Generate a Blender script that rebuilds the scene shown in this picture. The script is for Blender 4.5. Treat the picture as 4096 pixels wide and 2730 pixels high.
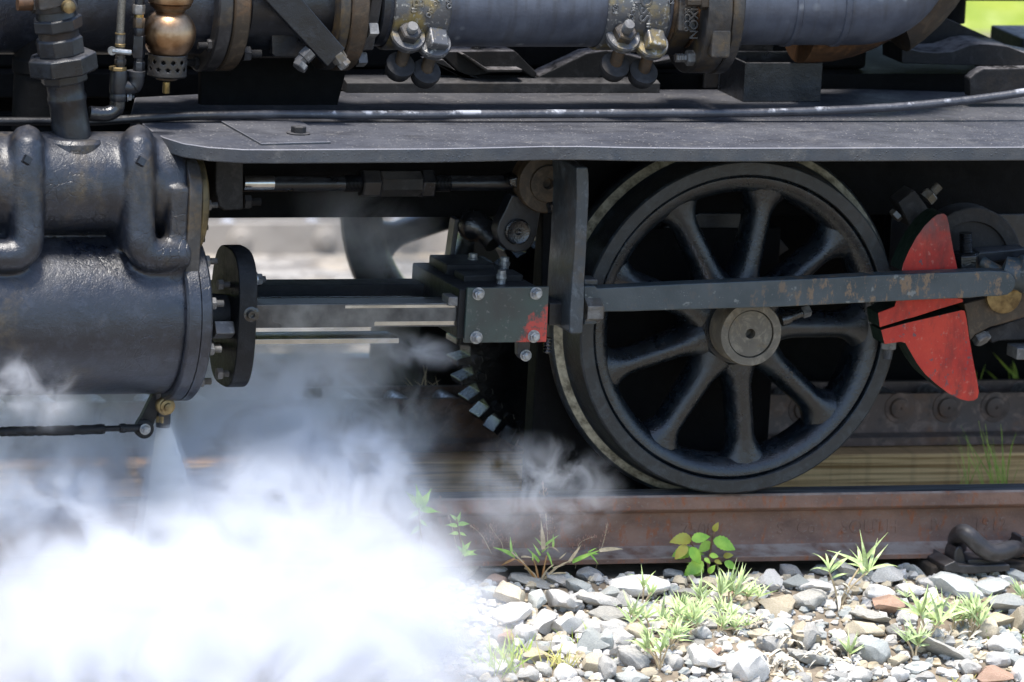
import bpy, bmesh, math, random
from mathutils import Vector, Matrix, Euler, noise
import numpy as np

for o in list(bpy.data.objects):
    bpy.data.objects.remove(o)
SC = bpy.context.scene
COL = SC.collection

# ------------------------------------------------------------------ camera
FPX = 37720.0            # focal length in photograph pixels (4096 wide)
DIST = 17.0              # metres from the camera to the driving wheel
_d = Vector((.357, .918, -.179)).normalized()
_u = Vector((.008, .188, .982)); _u = (_u - _d*_u.dot(_d)).normalized()
_r = _d.cross(_u)
WHEEL = Vector((0, 0, .305))
CAM = WHEEL - DIST*_d
_a = (2959.5-2048)/FPX; _b = (1365-1313.2)/FPX
CF = (_d - _a*_r - _b*_u).normalized()
CU = _u + _b*_d; CU = (CU - CF*CU.dot(CF)).normalized()
CR = CF.cross(CU)
cam_data = bpy.data.cameras.new('camera')
cam = bpy.data.objects.new('camera', cam_data); COL.objects.link(cam)
cam.matrix_world = Matrix(((CR.x, CU.x, -CF.x, CAM.x), (CR.y, CU.y, -CF.y, CAM.y), (CR.z, CU.z, -CF.z, CAM.z), (0, 0, 0, 1)))
cam_data.sensor_width = 36.0
cam_data.lens = 36.0*FPX/4096
cam_data.clip_start = .5; cam_data.clip_end = 2000
cam_data.dof.use_dof = True
cam_data.dof.focus_distance = 16.75
cam_data.dof.aperture_fstop = 5
SC.camera = cam

# ------------------------------------------------------------------ world, sun, exposure
SUN_EL, SUN_AZ = math.radians(76), math.radians(214)     # azimuth clockwise from +Y
world = bpy.data.worlds.new('World'); SC.world = world; world.use_nodes = True
wn = world.node_tree; wn.nodes.clear()
sky = wn.nodes.new('ShaderNodeTexSky'); sky.sky_type = 'NISHITA'; sky.sun_disc = False
sky.sun_elevation = SUN_EL; sky.sun_rotation = SUN_AZ; sky.air_density = 1.0; sky.dust_density = 1.0; sky.ozone_density = 1.0
bg = wn.nodes.new('ShaderNodeBackground'); bg.inputs['Strength'].default_value = .145
wo = wn.nodes.new('ShaderNodeOutputWorld')
wn.links.new(sky.outputs[0], bg.inputs['Color']); wn.links.new(bg.outputs[0], wo.inputs['Surface'])
sun_d = bpy.data.lights.new('sun', 'SUN'); sun_d.energy = 3.2; sun_d.angle = math.radians(12); sun_d.color = (1, .95, .88)
sun = bpy.data.objects.new('sun', sun_d); COL.objects.link(sun)
_sd = Vector((math.sin(SUN_AZ)*math.cos(SUN_EL), math.cos(SUN_AZ)*math.cos(SUN_EL), math.sin(SUN_EL)))
sun.rotation_euler = _sd.to_track_quat('Z', 'Y').to_euler(); sun.location = _sd*20
SC.view_settings.view_transform = 'Standard'; SC.view_settings.look = 'None'
SC.view_settings.exposure = 1.27; SC.view_settings.gamma = 1.0; SC.view_settings.use_curve_mapping = False
SC.render.engine = 'CYCLES'
SC.cycles.use_denoising = True
SC.cycles.max_bounces = 16; SC.cycles.diffuse_bounces = 5; SC.cycles.glossy_bounces = 3
SC.cycles.transmission_bounces = 3; SC.cycles.volume_bounces = 4; SC.cycles.volume_step_rate = 1.1; SC.cycles.transparent_max_bounces = 24
SC.cycles.sample_clamp_indirect = 6.0

# ------------------------------------------------------------------ measuring: photograph pixel -> point at a known depth / height
def _ray(px, py):
    return CF + CR*((px-2048)/FPX) + CU*((1365-py)/FPX)
def at(px, py, Y):
    v = _ray(px, py); return CAM + v*((Y-CAM.y)/v.y)
def atz(px, py, Z):
    v = _ray(px, py); return CAM + v*((Z-CAM.z)/v.z)
GRID = {'c1': (0, 0, .46749), 'c2': (1000, 0, .46749), 'c3': (2000, 0, .46749), 'c4': (2996, 0, .46749),
        'c5': (0, 500, .46749), 'c6': (750, 550, .6059), 'c7': (1500, 550, .6057), 'c8': (2150, 600, .9248),
        'd1': (3300, 650, .5103), 'd2': (3300, 1350, .574), 'd3': (1600, 1700, .6378), 'd4': (2400, 1950, .4975),
        'd5': (3196, 1950, .4975), 'd6': (300, 1400, .4464), 'd8': (1300, 1200, .5102), 'e1': (2300, 1050, .2551),
        'e2': (2700, 900, .3826), 'e3': (0, 0, .2125), 'e4': (3600, 0, .2551), 'e5': (3650, 900, .3507),
        'e6': (0, 1500, .3189), 'e7': (3700, 2050, .1913), 'e8': (1550, 0, .51), 'v': (0, 0, 1.7408), 's': (0, 0, 1)}
def q(g, x, y):
    ox, oy, s = GRID[g]; return (ox+x*s, oy+y*s)
def qs(g, pts):
    return [q(g, x, y) for x, y in pts]
def P(g, x, y, Y):
    return at(*q(g, x, y), Y)
def fac(px, py, Y, ref=None): return at(px, py, Y)

# ------------------------------------------------------------------ materials
MATS = {}
class N:
    def __init__(s, name):
        s.m = bpy.data.materials.new(name); s.m.use_nodes = True
        s.t = s.m.node_tree; s.t.nodes.clear()
        s.out = s.t.nodes.new('ShaderNodeOutputMaterial')
        s.b = s.t.nodes.new('ShaderNodeBsdfPrincipled')
        s.t.links.new(s.b.outputs[0], s.out.inputs['Surface'])
        tc = s.t.nodes.new('ShaderNodeTexCoord'); s.co = tc.outputs['Object']; s.gen = tc.outputs['Generated']
        g = s.t.nodes.new('ShaderNodeNewGeometry'); s.pos = g.outputs['Position']; s.nrm = g.outputs['Normal']
        oi = s.t.nodes.new('ShaderNodeObjectInfo'); s.rnd = oi.outputs['Random']; s.ocol = oi.outputs['Color']
        MATS[name] = s.m
    def l(s, a, b): s.t.links.new(a, b)
    def node(s, kind, **kw):
        n = s.t.nodes.new(kind)
        for k, v in kw.items(): setattr(n, k, v)
        return n
    def put(s, sock, v):
        if v is None: return
        if hasattr(v, 'is_linked') or hasattr(v, 'links'): s.l(v, sock)
        else: sock.default_value = v
    def noise(s, scale, detail=3, rough=.55, vec=None, dist=0, stretch=None):
        n = s.node('ShaderNodeTexNoise'); n.inputs['Scale'].default_value = scale; n.inputs['Detail'].default_value = detail
        n.inputs['Roughness'].default_value = rough; n.inputs['Distortion'].default_value = dist
        v = vec or s.pos
        if stretch:
            m = s.node('ShaderNodeMapping'); m.inputs['Scale'].default_value = stretch; s.l(v, m.inputs[0]); v = m.outputs[0]
        s.l(v, n.inputs['Vector']); return n.outputs['Fac']
    def voro(s, scale, feature='F1', vec=None, out='Distance', stretch=None):
        n = s.node('ShaderNodeTexVoronoi', feature=feature); n.inputs['Scale'].default_value = scale
        v = vec or s.pos
        if stretch:
            m = s.node('ShaderNodeMapping'); m.inputs['Scale'].default_value = stretch; s.l(v, m.inputs[0]); v = m.outputs[0]
        s.l(v, n.inputs['Vector']); return n.outputs[out]
    def ramp(s, f, a, b, va=0.0, vb=1.0):
        n = s.node('ShaderNodeMapRange'); n.inputs['From Min'].default_value = a; n.inputs['From Max'].default_value = b
        n.inputs['To Min'].default_value = va; n.inputs['To Max'].default_value = vb; n.clamp = True
        s.l(f, n.inputs['Value']); return n.outputs[0]
    def mix(s, f, a, b):
        n = s.node('ShaderNodeMix', data_type='RGBA'); s.put(n.inputs[0], f)
        for i, v in ((6, a), (7, b)):
            if isinstance(v, tuple): v = (v + (1,))[:4]
            s.put(n.inputs[i], v)
        return n.outputs[2]
    def math(s, op, a, b=0.0):
        n = s.node('ShaderNodeMath', operation=op); s.put(n.inputs[0], a); s.put(n.inputs[1], b); return n.outputs[0]
    def sep(s, v):
        n = s.node('ShaderNodeSeparateXYZ'); s.l(v, n.inputs[0]); return n.outputs
    def bump(s, h, strength=.4, dist=.003):
        n = s.node('ShaderNodeBump'); n.inputs['Strength'].default_value = strength; n.inputs['Distance'].default_value = dist
        s.put(n.inputs['Height'], h); s.l(n.outputs[0], s.b.inputs['Normal']); return s
    def set(s, color=None, rough=None, metal=None, spec=None, **kw):
        def c(v): return (v + (1,))[:4] if isinstance(v, tuple) else v
        s.put(s.b.inputs['Base Color'], c(color)); s.put(s.b.inputs['Roughness'], rough)
        s.put(s.b.inputs['Metallic'], metal); s.put(s.b.inputs['Specular IOR Level'], spec)
        for k, v in kw.items(): s.put(s.b.inputs[k], c(v))
        return s

def mat_paint(name, base, tint, rough=(.32, .6), cracks=.0, dust_light=.5, bumpd=.0015, brown=(.10, .062, .03), brown_amt=(.56, .72), spec=.5, speck=.0, mott=.5, dust_light_col=(.105, .102, .105)):
    n = N(name)
    a = n.noise(9, 4); b = n.noise(60, 4, .7); c = n.noise(420, 2, .6)
    col = n.mix(n.ramp(a, .35, .68), base, tint)
    col = n.mix(n.math('MULTIPLY', n.ramp(n.noise(38, 5, .72, dist=.5), .5, .62), mott), col, tuple(v*2.3 for v in tint))
    col = n.mix(n.math('MULTIPLY', n.ramp(n.noise(27, 5, .7), .56, .66), mott), col, tuple(v*.35 for v in base))
    col = n.mix(n.math('MULTIPLY', n.ramp(n.noise(5.5, 5, .65, dist=.6), *brown_amt), n.ramp(b, .35, .65)), col, brown)
    h = n.math('ADD', n.math('MULTIPLY', b, .7), n.math('MULTIPLY', c, .35))
    if cracks:
        w = n.noise(30, 3, .6)
        v = n.node('ShaderNodeVectorMath', operation='MULTIPLY_ADD'); n.l(n.pos, v.inputs[0]); v.inputs[1].default_value = (1, 1, 1)
        cb = n.node('ShaderNodeCombineXYZ')
        for i in range(3): n.l(n.math('MULTIPLY', w, .02), cb.inputs[i])
        n.l(cb.outputs[0], v.inputs[2])
        e = n.voro(44, 'DISTANCE_TO_EDGE', vec=v.outputs[0])
        line = n.ramp(e, 0, .035, 1, 0)
        line = n.math('MULTIPLY', line, n.ramp(n.noise(6.5, 3, .6), .53, .63))
        col = n.mix(n.math('MULTIPLY', line, cracks), col, (.004, .004, .005))
        h = n.math('SUBTRACT', h, n.math('MULTIPLY', line, .35))
    if speck:
        sp = n.ramp(n.voro(330), .0, .16, 1, 0)
        sp = n.math('MULTIPLY', sp, n.ramp(n.noise(70, 2), .54, .64))
        col = n.mix(n.math('MULTIPLY', sp, speck), col, (.45, .44, .42))
    up = n.math('MULTIPLY', n.ramp(n.sep(n.nrm)[2], .55, .95), n.ramp(n.math('ADD', b, a), .75, 1.1))  # upward faces lightened: settled dust plus top light put into the colour
    col = n.mix(n.math('MULTIPLY', up, dust_light), col, dust_light_col)
    n.set(col, n.ramp(n.math('ADD', n.math('ADD', a, n.math('MULTIPLY', b, .6)), n.math('MULTIPLY', up, dust_light*.5)), .5, 1.05, rough[0], rough[1]), 0.0, spec)
    n.bump(h, .6, bumpd)
    return n.m

mat_paint('cast_paint', (.0062, .0085, .0145), (.012, .0145, .021), (.24, .44), cracks=.7, bumpd=.0032, brown=(.075, .055, .028), brown_amt=(.55, .72), spec=.6, dust_light=.25, mott=.45, speck=.15)
mat_paint('black_paint', (.0034, .0044, .0068), (.0072, .0088, .0122), (.22, .46), brown=(.022, .016, .0105), brown_amt=(.62, .8), spec=.5, speck=.25, dust_light=.5, mott=.6)
mat_paint('wheel_paint', (.0026, .0046, .0074), (.0054, .0082, .0114), (.17, .38), brown=(.02, .013, .0105), brown_amt=(.60, .78), bumpd=.0032, spec=.6, speck=.25, dust_light=.12, mott=.65)
mat_paint('tyre_paint', (.0052, .0078, .0108), (.0092, .0122, .0150), (.30, .52), brown=(.026, .019, .015), brown_amt=(.56, .74), bumpd=.0030, speck=.5, dust_light=.15, mott=.8)
mat_paint('oily_black', (.003, .0036, .0048), (.007, .0075, .009), (.07, .3), brown=(.015, .011, .008), brown_amt=(.66, .85), bumpd=.003, spec=.8, dust_light=.08)
mat_paint('greasy_black', (.0028, .0031, .004), (.006, .0065, .0075), (.38, .62), brown=(.015, .011, .008), brown_amt=(.62, .8), bumpd=.003, spec=.25, dust_light=.12)
mat_paint('sooty_black', (.0022, .0023, .0026), (.0045, .0046, .005), (.6, .9), bumpd=.002, brown=(.006, .005, .004), spec=.12, dust_light=.04, mott=.2)
mat_paint('dusty_lit_top', (.006, .006, .007), (.011, .0108, .0115), (.5, .8), brown=(.02, .016, .013), brown_amt=(.5, .7), spec=.25, speck=.3, dust_light=1.0, dust_light_col=(.20, .19, .195))  # near-black fronts, pale dusty tops: light from above painted into the colour
mat_paint('dusty_black', (.010, .010, .0115), (.019, .0185, .0195), (.5, .8), brown=(.03, .024, .019), brown_amt=(.5, .7), spec=.3, speck=.5, dust_light=.6)
mat_paint('grey_paint', (.020, .028, .036), (.037, .046, .054), (.32, .52), brown=(.06, .045, .028), brown_amt=(.55, .7), spec=.55, speck=.7, dust_light=.5, mott=.6)
mat_paint('nut_steel', (.05, .05, .052), (.11, .108, .104), (.28, .5), brown=(.09, .068, .038), brown_amt=(.5, .64), spec=.6, bumpd=.0008, dust_light=.3)
mat_paint('brown_iron', (.024, .018, .0125), (.045, .032, .02), (.38, .65), brown=(.085, .046, .02), brown_amt=(.46, .62), spec=.4, dust_light=.35)
mat_paint('flange_paint', (.012, .012, .0135), (.025, .023, .022), (.28, .5), brown=(.075, .05, .022), brown_amt=(.48, .6), spec=.5, dust_light=.45)
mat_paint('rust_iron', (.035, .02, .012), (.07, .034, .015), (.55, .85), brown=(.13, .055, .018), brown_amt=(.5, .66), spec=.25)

def mat_rod():
    n = N('rod_paint')
    chips = n.noise(52, 5, .75, stretch=(1, 1, .55))
    x = n.sep(n.pos)[0]
    col = n.mix(n.ramp(n.noise(14, 3), .35, .65), (.024, .036, .042), (.048, .060, .066))
    gx = n.ramp(x, -.12, .12)
    col = n.mix(n.math('MULTIPLY', n.ramp(chips, .53, .60), n.math('ADD', .15, n.math('MULTIPLY', gx, .85))), col, (.15, .10, .06))
    pale = n.ramp(n.noise(38, 3, .6), .66, .70)
    col = n.mix(n.math('MULTIPLY', pale, .7), col, (.17, .18, .17))
    sp = n.math('MULTIPLY', n.ramp(n.voro(260), 0, .17, 1, 0), n.ramp(n.noise(40, 2), .5, .62))
    col = n.mix(sp, col, (.3, .3, .29))
    n.set(col, n.ramp(chips, .3, .7, .35, .62), 0.0, .5); n.bump(n.math('ADD', chips, n.noise(300, 2)), .35, .0012)
mat_rod()
def mat_board():
    n = N('board_plate')
    x, y, z = n.sep(n.pos)
    nz = n.sep(n.nrm)[2]
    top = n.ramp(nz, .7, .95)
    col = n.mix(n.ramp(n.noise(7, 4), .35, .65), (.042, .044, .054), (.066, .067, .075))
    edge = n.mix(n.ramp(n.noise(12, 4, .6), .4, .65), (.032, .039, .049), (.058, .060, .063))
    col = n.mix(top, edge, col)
    st = n.noise(6, 5, .7, stretch=(.6, 2.2, 1), dist=.8); col = n.mix(n.math('MULTIPLY', n.ramp(st, .5, .66), .6), col, (.022, .022, .026))
    col = n.mix(n.math('MULTIPLY', n.ramp(n.noise(17, 5, .75), .56, .68), .45), col, (.13, .125, .12))
    grit = n.math('MULTIPLY', n.ramp(n.voro(125), .06, .26, 1, 0), n.ramp(n.noise(45, 3), .44, .60))
    col = n.mix(n.math('MULTIPLY', grit, n.math('MULTIPLY', top, .9)), col, (.34, .32, .30))
    dark = n.math('MULTIPLY', n.ramp(n.voro(170), .0, .12, 1, 0), n.ramp(n.noise(50, 2), .5, .6))
    col = n.mix(n.math('MULTIPLY', dark, .8), col, (.012, .011, .011))
    # raised lozenge tread
    m = n.node('ShaderNodeMapping'); m.inputs['Rotation'].default_value = (0, 0, math.radians(28)); m.inputs['Scale'].default_value = (20, 66, 1); n.l(n.pos, m.inputs[0])
    v = n.node('ShaderNodeTexVoronoi'); v.inputs['Scale'].default_value = 1; v.inputs['Randomness'].default_value = .12; n.l(m.outputs[0], v.inputs['Vector'])
    tread = n.math('MULTIPLY', n.ramp(v.outputs['Distance'], .14, .30, 1, 0), top)
    col = n.mix(n.math('MULTIPLY', tread, n.ramp(n.noise(9, 3), .40, .60, .15, .75)), col, (.020, .020, .023))
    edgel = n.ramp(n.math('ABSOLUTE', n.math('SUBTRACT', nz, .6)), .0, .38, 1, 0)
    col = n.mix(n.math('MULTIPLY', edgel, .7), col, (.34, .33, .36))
    h = n.math('ADD', n.math('MULTIPLY', tread, 1.0), n.math('ADD', n.math('MULTIPLY', n.noise(350, 3), .35), n.math('MULTIPLY', grit, .6)))
    n.set(col, n.ramp(n.noise(30, 3), .3, .7, .42, .7), 0.0, .5); n.bump(h, .6, .0025)
mat_board()
def mat_simple(name, col, rough, metal=0.0, spec=.5, nscale=60, var=.35, bumpd=.0006, col2=None, bscale=None):
    n = N(name)
    c2 = col2 or tuple(min(1, v*(1+var)) for v in col); c1 = tuple(v*(1-var*.6) for v in col)
    f = n.noise(nscale, 4, .6)
    n.set(n.mix(n.ramp(f, .35, .65), c1, c2), n.ramp(n.noise(nscale*.5, 3), .3, .7, rough*.75, min(1, rough*1.3)), metal, spec)
    n.bump(n.noise(bscale or nscale*5, 3), .4, bumpd)
    return n.m
mat_simple('polished_steel', (.42, .43, .43), .22, 1.0, nscale=18, var=.25)
mat_simple('bright_nut', (.24, .25, .26), .34, .7, nscale=90, var=.5)
mat_simple('copper', (.22, .125, .065), .34, 1.0, nscale=22, col2=(.36, .25, .16), bumpd=.001)
mat_simple('brass', (.30, .23, .10), .35, 1.0, nscale=40, var=.4)
mat_simple('dull_brass', (.14, .10, .05), .42, .75, nscale=60, col2=(.27, .2, .095), bumpd=.001)
mat_simple('bronze_ring', (.05, .04, .022), .5, .35, nscale=30, col2=(.15, .11, .045), bumpd=.001)
mat_simple('braided_steel', (.15, .14, .12), .42, .8, nscale=600, var=.7, bumpd=.001)
mat_simple('soil', (.17, .14, .105), .95, spec=.15, nscale=22, var=.5, bumpd=.004, bscale=120)
mat_simple('dark_rubber', (.015, .015, .016), .7, spec=.3)
mat_simple('birch_leaf', (.26, .52, .045), .45, spec=.4, nscale=30, col2=(.42, .62, .08))
mat_simple('birch_leaf_gold', (.50, .54, .07), .5, spec=.4, nscale=30, col2=(.42, .30, .05))
mat_simple('weed_leaf', (.26, .52, .07), .5, spec=.4, nscale=40, col2=(.42, .62, .12))
mat_simple('silver_leaf', (.36, .48, .17), .6, spec=.3, nscale=60, col2=(.56, .66, .34))
mat_simple('dry_leaf', (.50, .46, .38), .8, spec=.2, nscale=60, var=.4)
mat_simple('stem_brown', (.20, .12, .07), .7, spec=.2)
mat_simple('straw', (.48, .38, .24), .7, spec=.2, nscale=50)
mat_simple('grass_green', (.20, .34, .04), .6, spec=.3, nscale=20, col2=(.42, .50, .08))
mat_simple('rust_leaf', (.42, .17, .06), .6, spec=.3, nscale=40, col2=(.46, .30, .12))
for nm in ('birch_leaf', 'birch_leaf_gold', 'weed_leaf', 'silver_leaf', 'grass_green'):
    m = MATS[nm]; b = m.node_tree.nodes['Principled BSDF'] if 'Principled BSDF' in m.node_tree.nodes else [x for x in m.node_tree.nodes if x.type == 'BSDF_PRINCIPLED'][0]
    b.inputs['Transmission Weight'].default_value = 0.0
    if 'Subsurface Weight' in b.inputs:
        b.inputs['Subsurface Weight'].default_value = .12; b.inputs['Subsurface Radius'].default_value = (.004, .006, .002); b.inputs['Subsurface Scale'].default_value = .5

def mat_hose():
    n = N('galvanised_hose')
    f = n.noise(16, 4, .6); st = n.noise(60, 3, .6, stretch=(1, .12, .12))
    col = n.mix(n.ramp(f, .3, .7), (.038, .044, .062), (.082, .092, .118))
    col = n.mix(n.math('MULTIPLY', n.ramp(n.voro(22), .05, .22, 1, 0), n.ramp(n.noise(9, 2), .45, .6)), col, (.24, .255, .27))
    col = n.mix(n.math('MULTIPLY', n.ramp(st, .5, .7), .45), col, (.03, .028, .028))
    n.set(col, n.ramp(f, .3, .7, .38, .6), .25, .5); n.bump(n.math('ADD', st, n.noise(200, 3)), .3, .001)
mat_hose()
def mat_clamp():
    n = N('cast_clamp')
    f = n.noise(18, 4, .65)
    col = n.mix(n.ramp(f, .50, .66), (.095, .096, .10), (.23, .175, .07))
    col = n.mix(n.ramp(n.noise(95, 3, .6), .58, .68), col, (.36, .35, .32))
    n.set(col, n.ramp(f, .3, .7, .35, .55), .45, .5); n.bump(n.noise(260, 3), .5, .001)
mat_clamp()
def mat_red():
    n = N('red_paint')
    f = n.noise(11, 4, .6)
    col = n.mix(n.ramp(f, .35, .65), (.32, .014, .009), (.44, .035, .017))
    chips = n.noise(70, 5, .7, stretch=(1, 1, .7))
    z = n.sep(n.pos)[2]
    amt = n.ramp(z, .22, .52, .60, .685)
    n2 = n.node('ShaderNodeMath', operation='GREATER_THAN'); n.l(chips, n2.inputs[0]); n.l(amt, n2.inputs[1])
    col = n.mix(n.math('MULTIPLY', n2.outputs[0], .8), col, (.07, .065, .07))
    top = n.math('MULTIPLY', n.ramp(z, .455, .50), n.ramp(n.noise(60, 4), .3, .55))
    col = n.mix(n.math('MULTIPLY', top, .8), col, (.09, .06, .06))
    grime = n.noise(24, 5, .75, stretch=(1, 1, .4)); col = n.mix(n.math('MULTIPLY', n.ramp(grime, .48, .66), .65), col, (.10, .018, .014))
    col = n.mix(n.math('MULTIPLY', n.ramp(n.noise(110, 4, .7), .6, .68), .7), col, (.40, .12, .09))
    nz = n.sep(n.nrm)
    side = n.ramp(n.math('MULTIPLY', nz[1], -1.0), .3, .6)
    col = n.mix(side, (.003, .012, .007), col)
    n.set(col, n.ramp(chips, .35, .7, .45, .7), 0.0, .4); n.bump(chips, .4, .0012)
mat_red()
def mat_cover():
    n = N('cover_plate_paint')
    f = n.noise(12, 4, .6)
    col = n.mix(n.ramp(f, .35, .68), (.02, .025, .027), (.024, .043, .037))
    col = n.mix(n.ramp(n.noise(150, 3, .6), .62, .72), col, (.075, .08, .075))
    # worn patch of red undercoat at the lower corner towards the wheel
    c = at(2187, 1362, -.15)
    x, y, z = n.sep(n.pos)
    dx = n.math('MULTIPLY', n.math('SUBTRACT', c.x, x), 1.0); dz = n.math('SUBTRACT', z, c.z)
    dd = n.math('ADD', n.math('POWER', n.math('ABSOLUTE', n.math('DIVIDE', dx, .062)), 1.2), n.math('POWER', n.math('ABSOLUTE', n.math('DIVIDE', dz, .085)), 1.6))
    dd = n.math('ADD', dd, n.math('MULTIPLY', n.math('SUBTRACT', n.noise(45, 4, .65), .5), 1.5))
    red = n.ramp(dd, .55, .78, 1, 0)
    col = n.mix(n.math('MULTIPLY', red, n.ramp(n.noise(120, 3), .3, .5)), col, (.33, .03, .022))
    n.set(col, n.ramp(f, .3, .7, .25, .5), 0.0, .6); n.bump(n.noise(90, 4), .35, .0012)
mat_cover()
def mat_rail():
    n = N('rusty_rail')
    f = n.noise(10, 4, .65, stretch=(1, 1, 2)); g = n.noise(46, 4, .7, stretch=(1.6, 1, .7))
    col = n.mix(n.ramp(f, .35, .65), (.12, .070, .052), (.215, .125, .088))
    col = n.mix(n.ramp(g, .55, .66), col, (.23, .085, .04))
    z = n.sep(n.nrm)[2]
    col = n.mix(n.math('MULTIPLY', n.ramp(z, .5, .9), n.ramp(n.noise(30, 3), .3, .6)), col, (.30, .25, .21))
    col = n.mix(n.math('MULTIPLY', n.ramp(n.noise(180, 2), .62, .7), .6), col, (.2, .16, .13))
    n.set(col, .7, 0.0, .35); n.bump(n.math('ADD', g, n.noise(220, 3)), .45, .0015)
    n = N('rail_running_face')
    st = n.noise(20, 3, .6, stretch=(.3, 8, 1))
    n.set(n.mix(n.ramp(st, .4, .62), (.03, .032, .037), (.2, .21, .22)), n.ramp(st, .3, .7, .5, .3), n.ramp(st, .4, .62, .1, .6), .5)
mat_rail()
def mat_wood():
    n = N('weathered_timber')
    w = n.noise(5, 3, .6)
    v = n.node('ShaderNodeMapping'); v.inputs['Scale'].default_value = (1.6, 40, 95); n.l(n.pos, v.inputs[0])
    g = n.node('ShaderNodeTexNoise'); g.inputs['Scale'].default_value = 1.6; g.inputs['Detail'].default_value = 5; g.inputs['Distortion'].default_value = .5; n.l(v.outputs[0], g.inputs['Vector'])
    gf = g.outputs['Fac']
    col = n.mix(n.ramp(gf, .38, .62), (.30, .165, .06), (.82, .54, .25))
    col = n.mix(n.math('MULTIPLY', n.ramp(w, .5, .7), .5), col, (.62, .38, .16))
    nz = n.sep(n.nrm)[2]
    col = n.mix(n.math('MULTIPLY', n.ramp(nz, .5, .9), .7), col, (.80, .48, .25))
    saw = n.noise(55, 2, .5, stretch=(1, .02, .02))
    col = n.mix(n.math('MULTIPLY', n.ramp(saw, .56, .66), .14), col, (.06, .05, .025))
    n.set(col, .85, 0.0, .2); n.bump(n.math('ADD', gf, n.math('MULTIPLY', saw, .4)), .7, .004)
mat_wood()
def mat_stone():
    for name, c1, c2, c3 in (('stone_white', (.62, .60, .57), (.82, .80, .76), (.46, .42, .36)),
                             ('stone_grey', (.36, .35, .325), (.60, .58, .54), (.20, .19, .17)),
                             ('stone_blue', (.33, .355, .345), (.54, .56, .53), (.62, .60, .55)),
                             ('stone_tan', (.46, .39, .27), (.66, .58, .44), (.28, .21, .12)),
                             ('stone_rose', (.38, .23, .16), (.50, .34, .25), (.30, .17, .10)),
                             ('stone_slate', (.24, .235, .215), (.43, .42, .385), (.58, .54, .46))):
        n = N(name)
        a = n.noise(12, 4, .65, vec=n.co); b = n.noise(75, 4, .7, vec=n.co); l = n.noise(9, 4, .6, vec=n.co, stretch=(1, 1, 8), dist=.4)
        col = n.mix(n.ramp(a, .3, .7), c1, c2)
        col = n.mix(n.math('MULTIPLY', n.ramp(l, .52, .64), .75), col, c3)
        col = n.mix(n.ramp(b, .60, .70), col, tuple(v*.35 for v in c1))
        col = n.mix(n.math('MULTIPLY', n.ramp(n.noise(150, 2, vec=n.co), .60, .68), .6), col, (.6, .58, .55))
        hs = n.node('ShaderNodeHueSaturation'); n.l(col, hs.inputs['Color']); n.l(n.ramp(n.rnd, 0, 1, .7, 1.25), hs.inputs['Value'])
        n.set(hs.outputs[0], .8, 0.0, .35); n.bump(n.math('ADD', b, n.math('MULTIPLY', l, .8)), .6, .003)
mat_stone()
def mat_meadow():
    n = N('meadow')
    a = n.noise(1.6, 4, .65); b = n.noise(14, 4, .7)
    b = n.noise(5, 4, .7)
    col = n.mix(n.ramp(a, .38, .6), (.075, .15, .012), (.21, .25, .035))
    col = n.mix(n.ramp(b, .52, .66), col, (.40, .42, .17))
    col = n.mix(n.ramp(n.noise(3.3, 3), .55, .66), col, (.06, .14, .012))
    n.set(col, .9, 0.0, .2); n.bump(b, .6, .03)
    n = N('track_gravel')
    a = n.voro(28, out='Color'); b = n.noise(6, 4)
    s = n.node('ShaderNodeSeparateColor'); n.l(a, s.inputs[0])
    col = n.mix(s.outputs[0], (.12, .11, .10), (.32, .30, .27)); col = n.mix(n.ramp(b, .5, .7), col, (.36, .30, .22))
    n.set(col, .95, 0.0, .2); n.bump(n.voro(28), .8, .02)
mat_meadow()
def mat_rack():
    mat_paint('rack_steel', (.075, .054, .047), (.12, .082, .066), (.45, .7), brown=(.16, .08, .042), brown_amt=(.5, .66), spec=.4)
    n = N('rung_steel'); f = n.noise(90, 4, .7); n.set(n.mix(n.ramp(f, .4, .6), (.12, .11, .11), (.58, .58, .6)), .4, n.ramp(f, .4, .6, 0, .5)); n.bump(f, .5, .002)
mat_rack()
mat_simple('dark_timber', (.045, .036, .028), .9, spec=.2, nscale=20, var=.5, bumpd=.003)
mat_paint('clip_steel', (.016, .0145, .015), (.028, .024, .0235), (.3, .5), brown=(.08, .05, .035), brown_amt=(.58, .75), spec=.5, bumpd=.0008)
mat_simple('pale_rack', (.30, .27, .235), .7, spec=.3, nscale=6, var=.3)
mat_simple('weed_leaf_pale', (.30, .42, .16), .55, spec=.3, nscale=50, col2=(.48, .56, .30))
mat_simple('seed_brown', (.30, .17, .12), .7, spec=.2, nscale=80)
mat_simple('straw_grass', (.36, .38, .10), .65, spec=.2, nscale=40, col2=(.52, .46, .18))
def mat_conduit():
    n = N('conduit_paint'); f = n.noise(34, 4, .65); z = n.sep(n.nrm)[2]
    col = n.mix(n.ramp(f, .3, .7), (.022, .023, .029), (.05, .052, .062))
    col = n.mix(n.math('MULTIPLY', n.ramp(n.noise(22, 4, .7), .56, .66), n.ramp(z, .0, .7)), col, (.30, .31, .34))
    x = n.sep(n.pos)[0]; col = n.mix(n.ramp(x, -1.02, -.93, .92, 0), col, (.004, .004, .005))
    n.set(col, n.ramp(f, .3, .7, .3, .55), .0, .6); n.bump(n.noise(120, 3), .5, .0015)
mat_conduit()
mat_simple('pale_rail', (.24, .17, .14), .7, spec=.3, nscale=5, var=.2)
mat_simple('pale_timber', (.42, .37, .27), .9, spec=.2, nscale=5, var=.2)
mat_simple('bar_steel', (.060, .062, .066), .32, .35, nscale=14, var=.5, col2=(.15, .15, .145), bumpd=.001)
mat_paint('worn_hub', (.075, .066, .052), (.12, .104, .078), (.35, .6), brown=(.20, .13, .05), brown_amt=(.52, .66), spec=.5, dust_light=.1, mott=.4)

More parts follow.
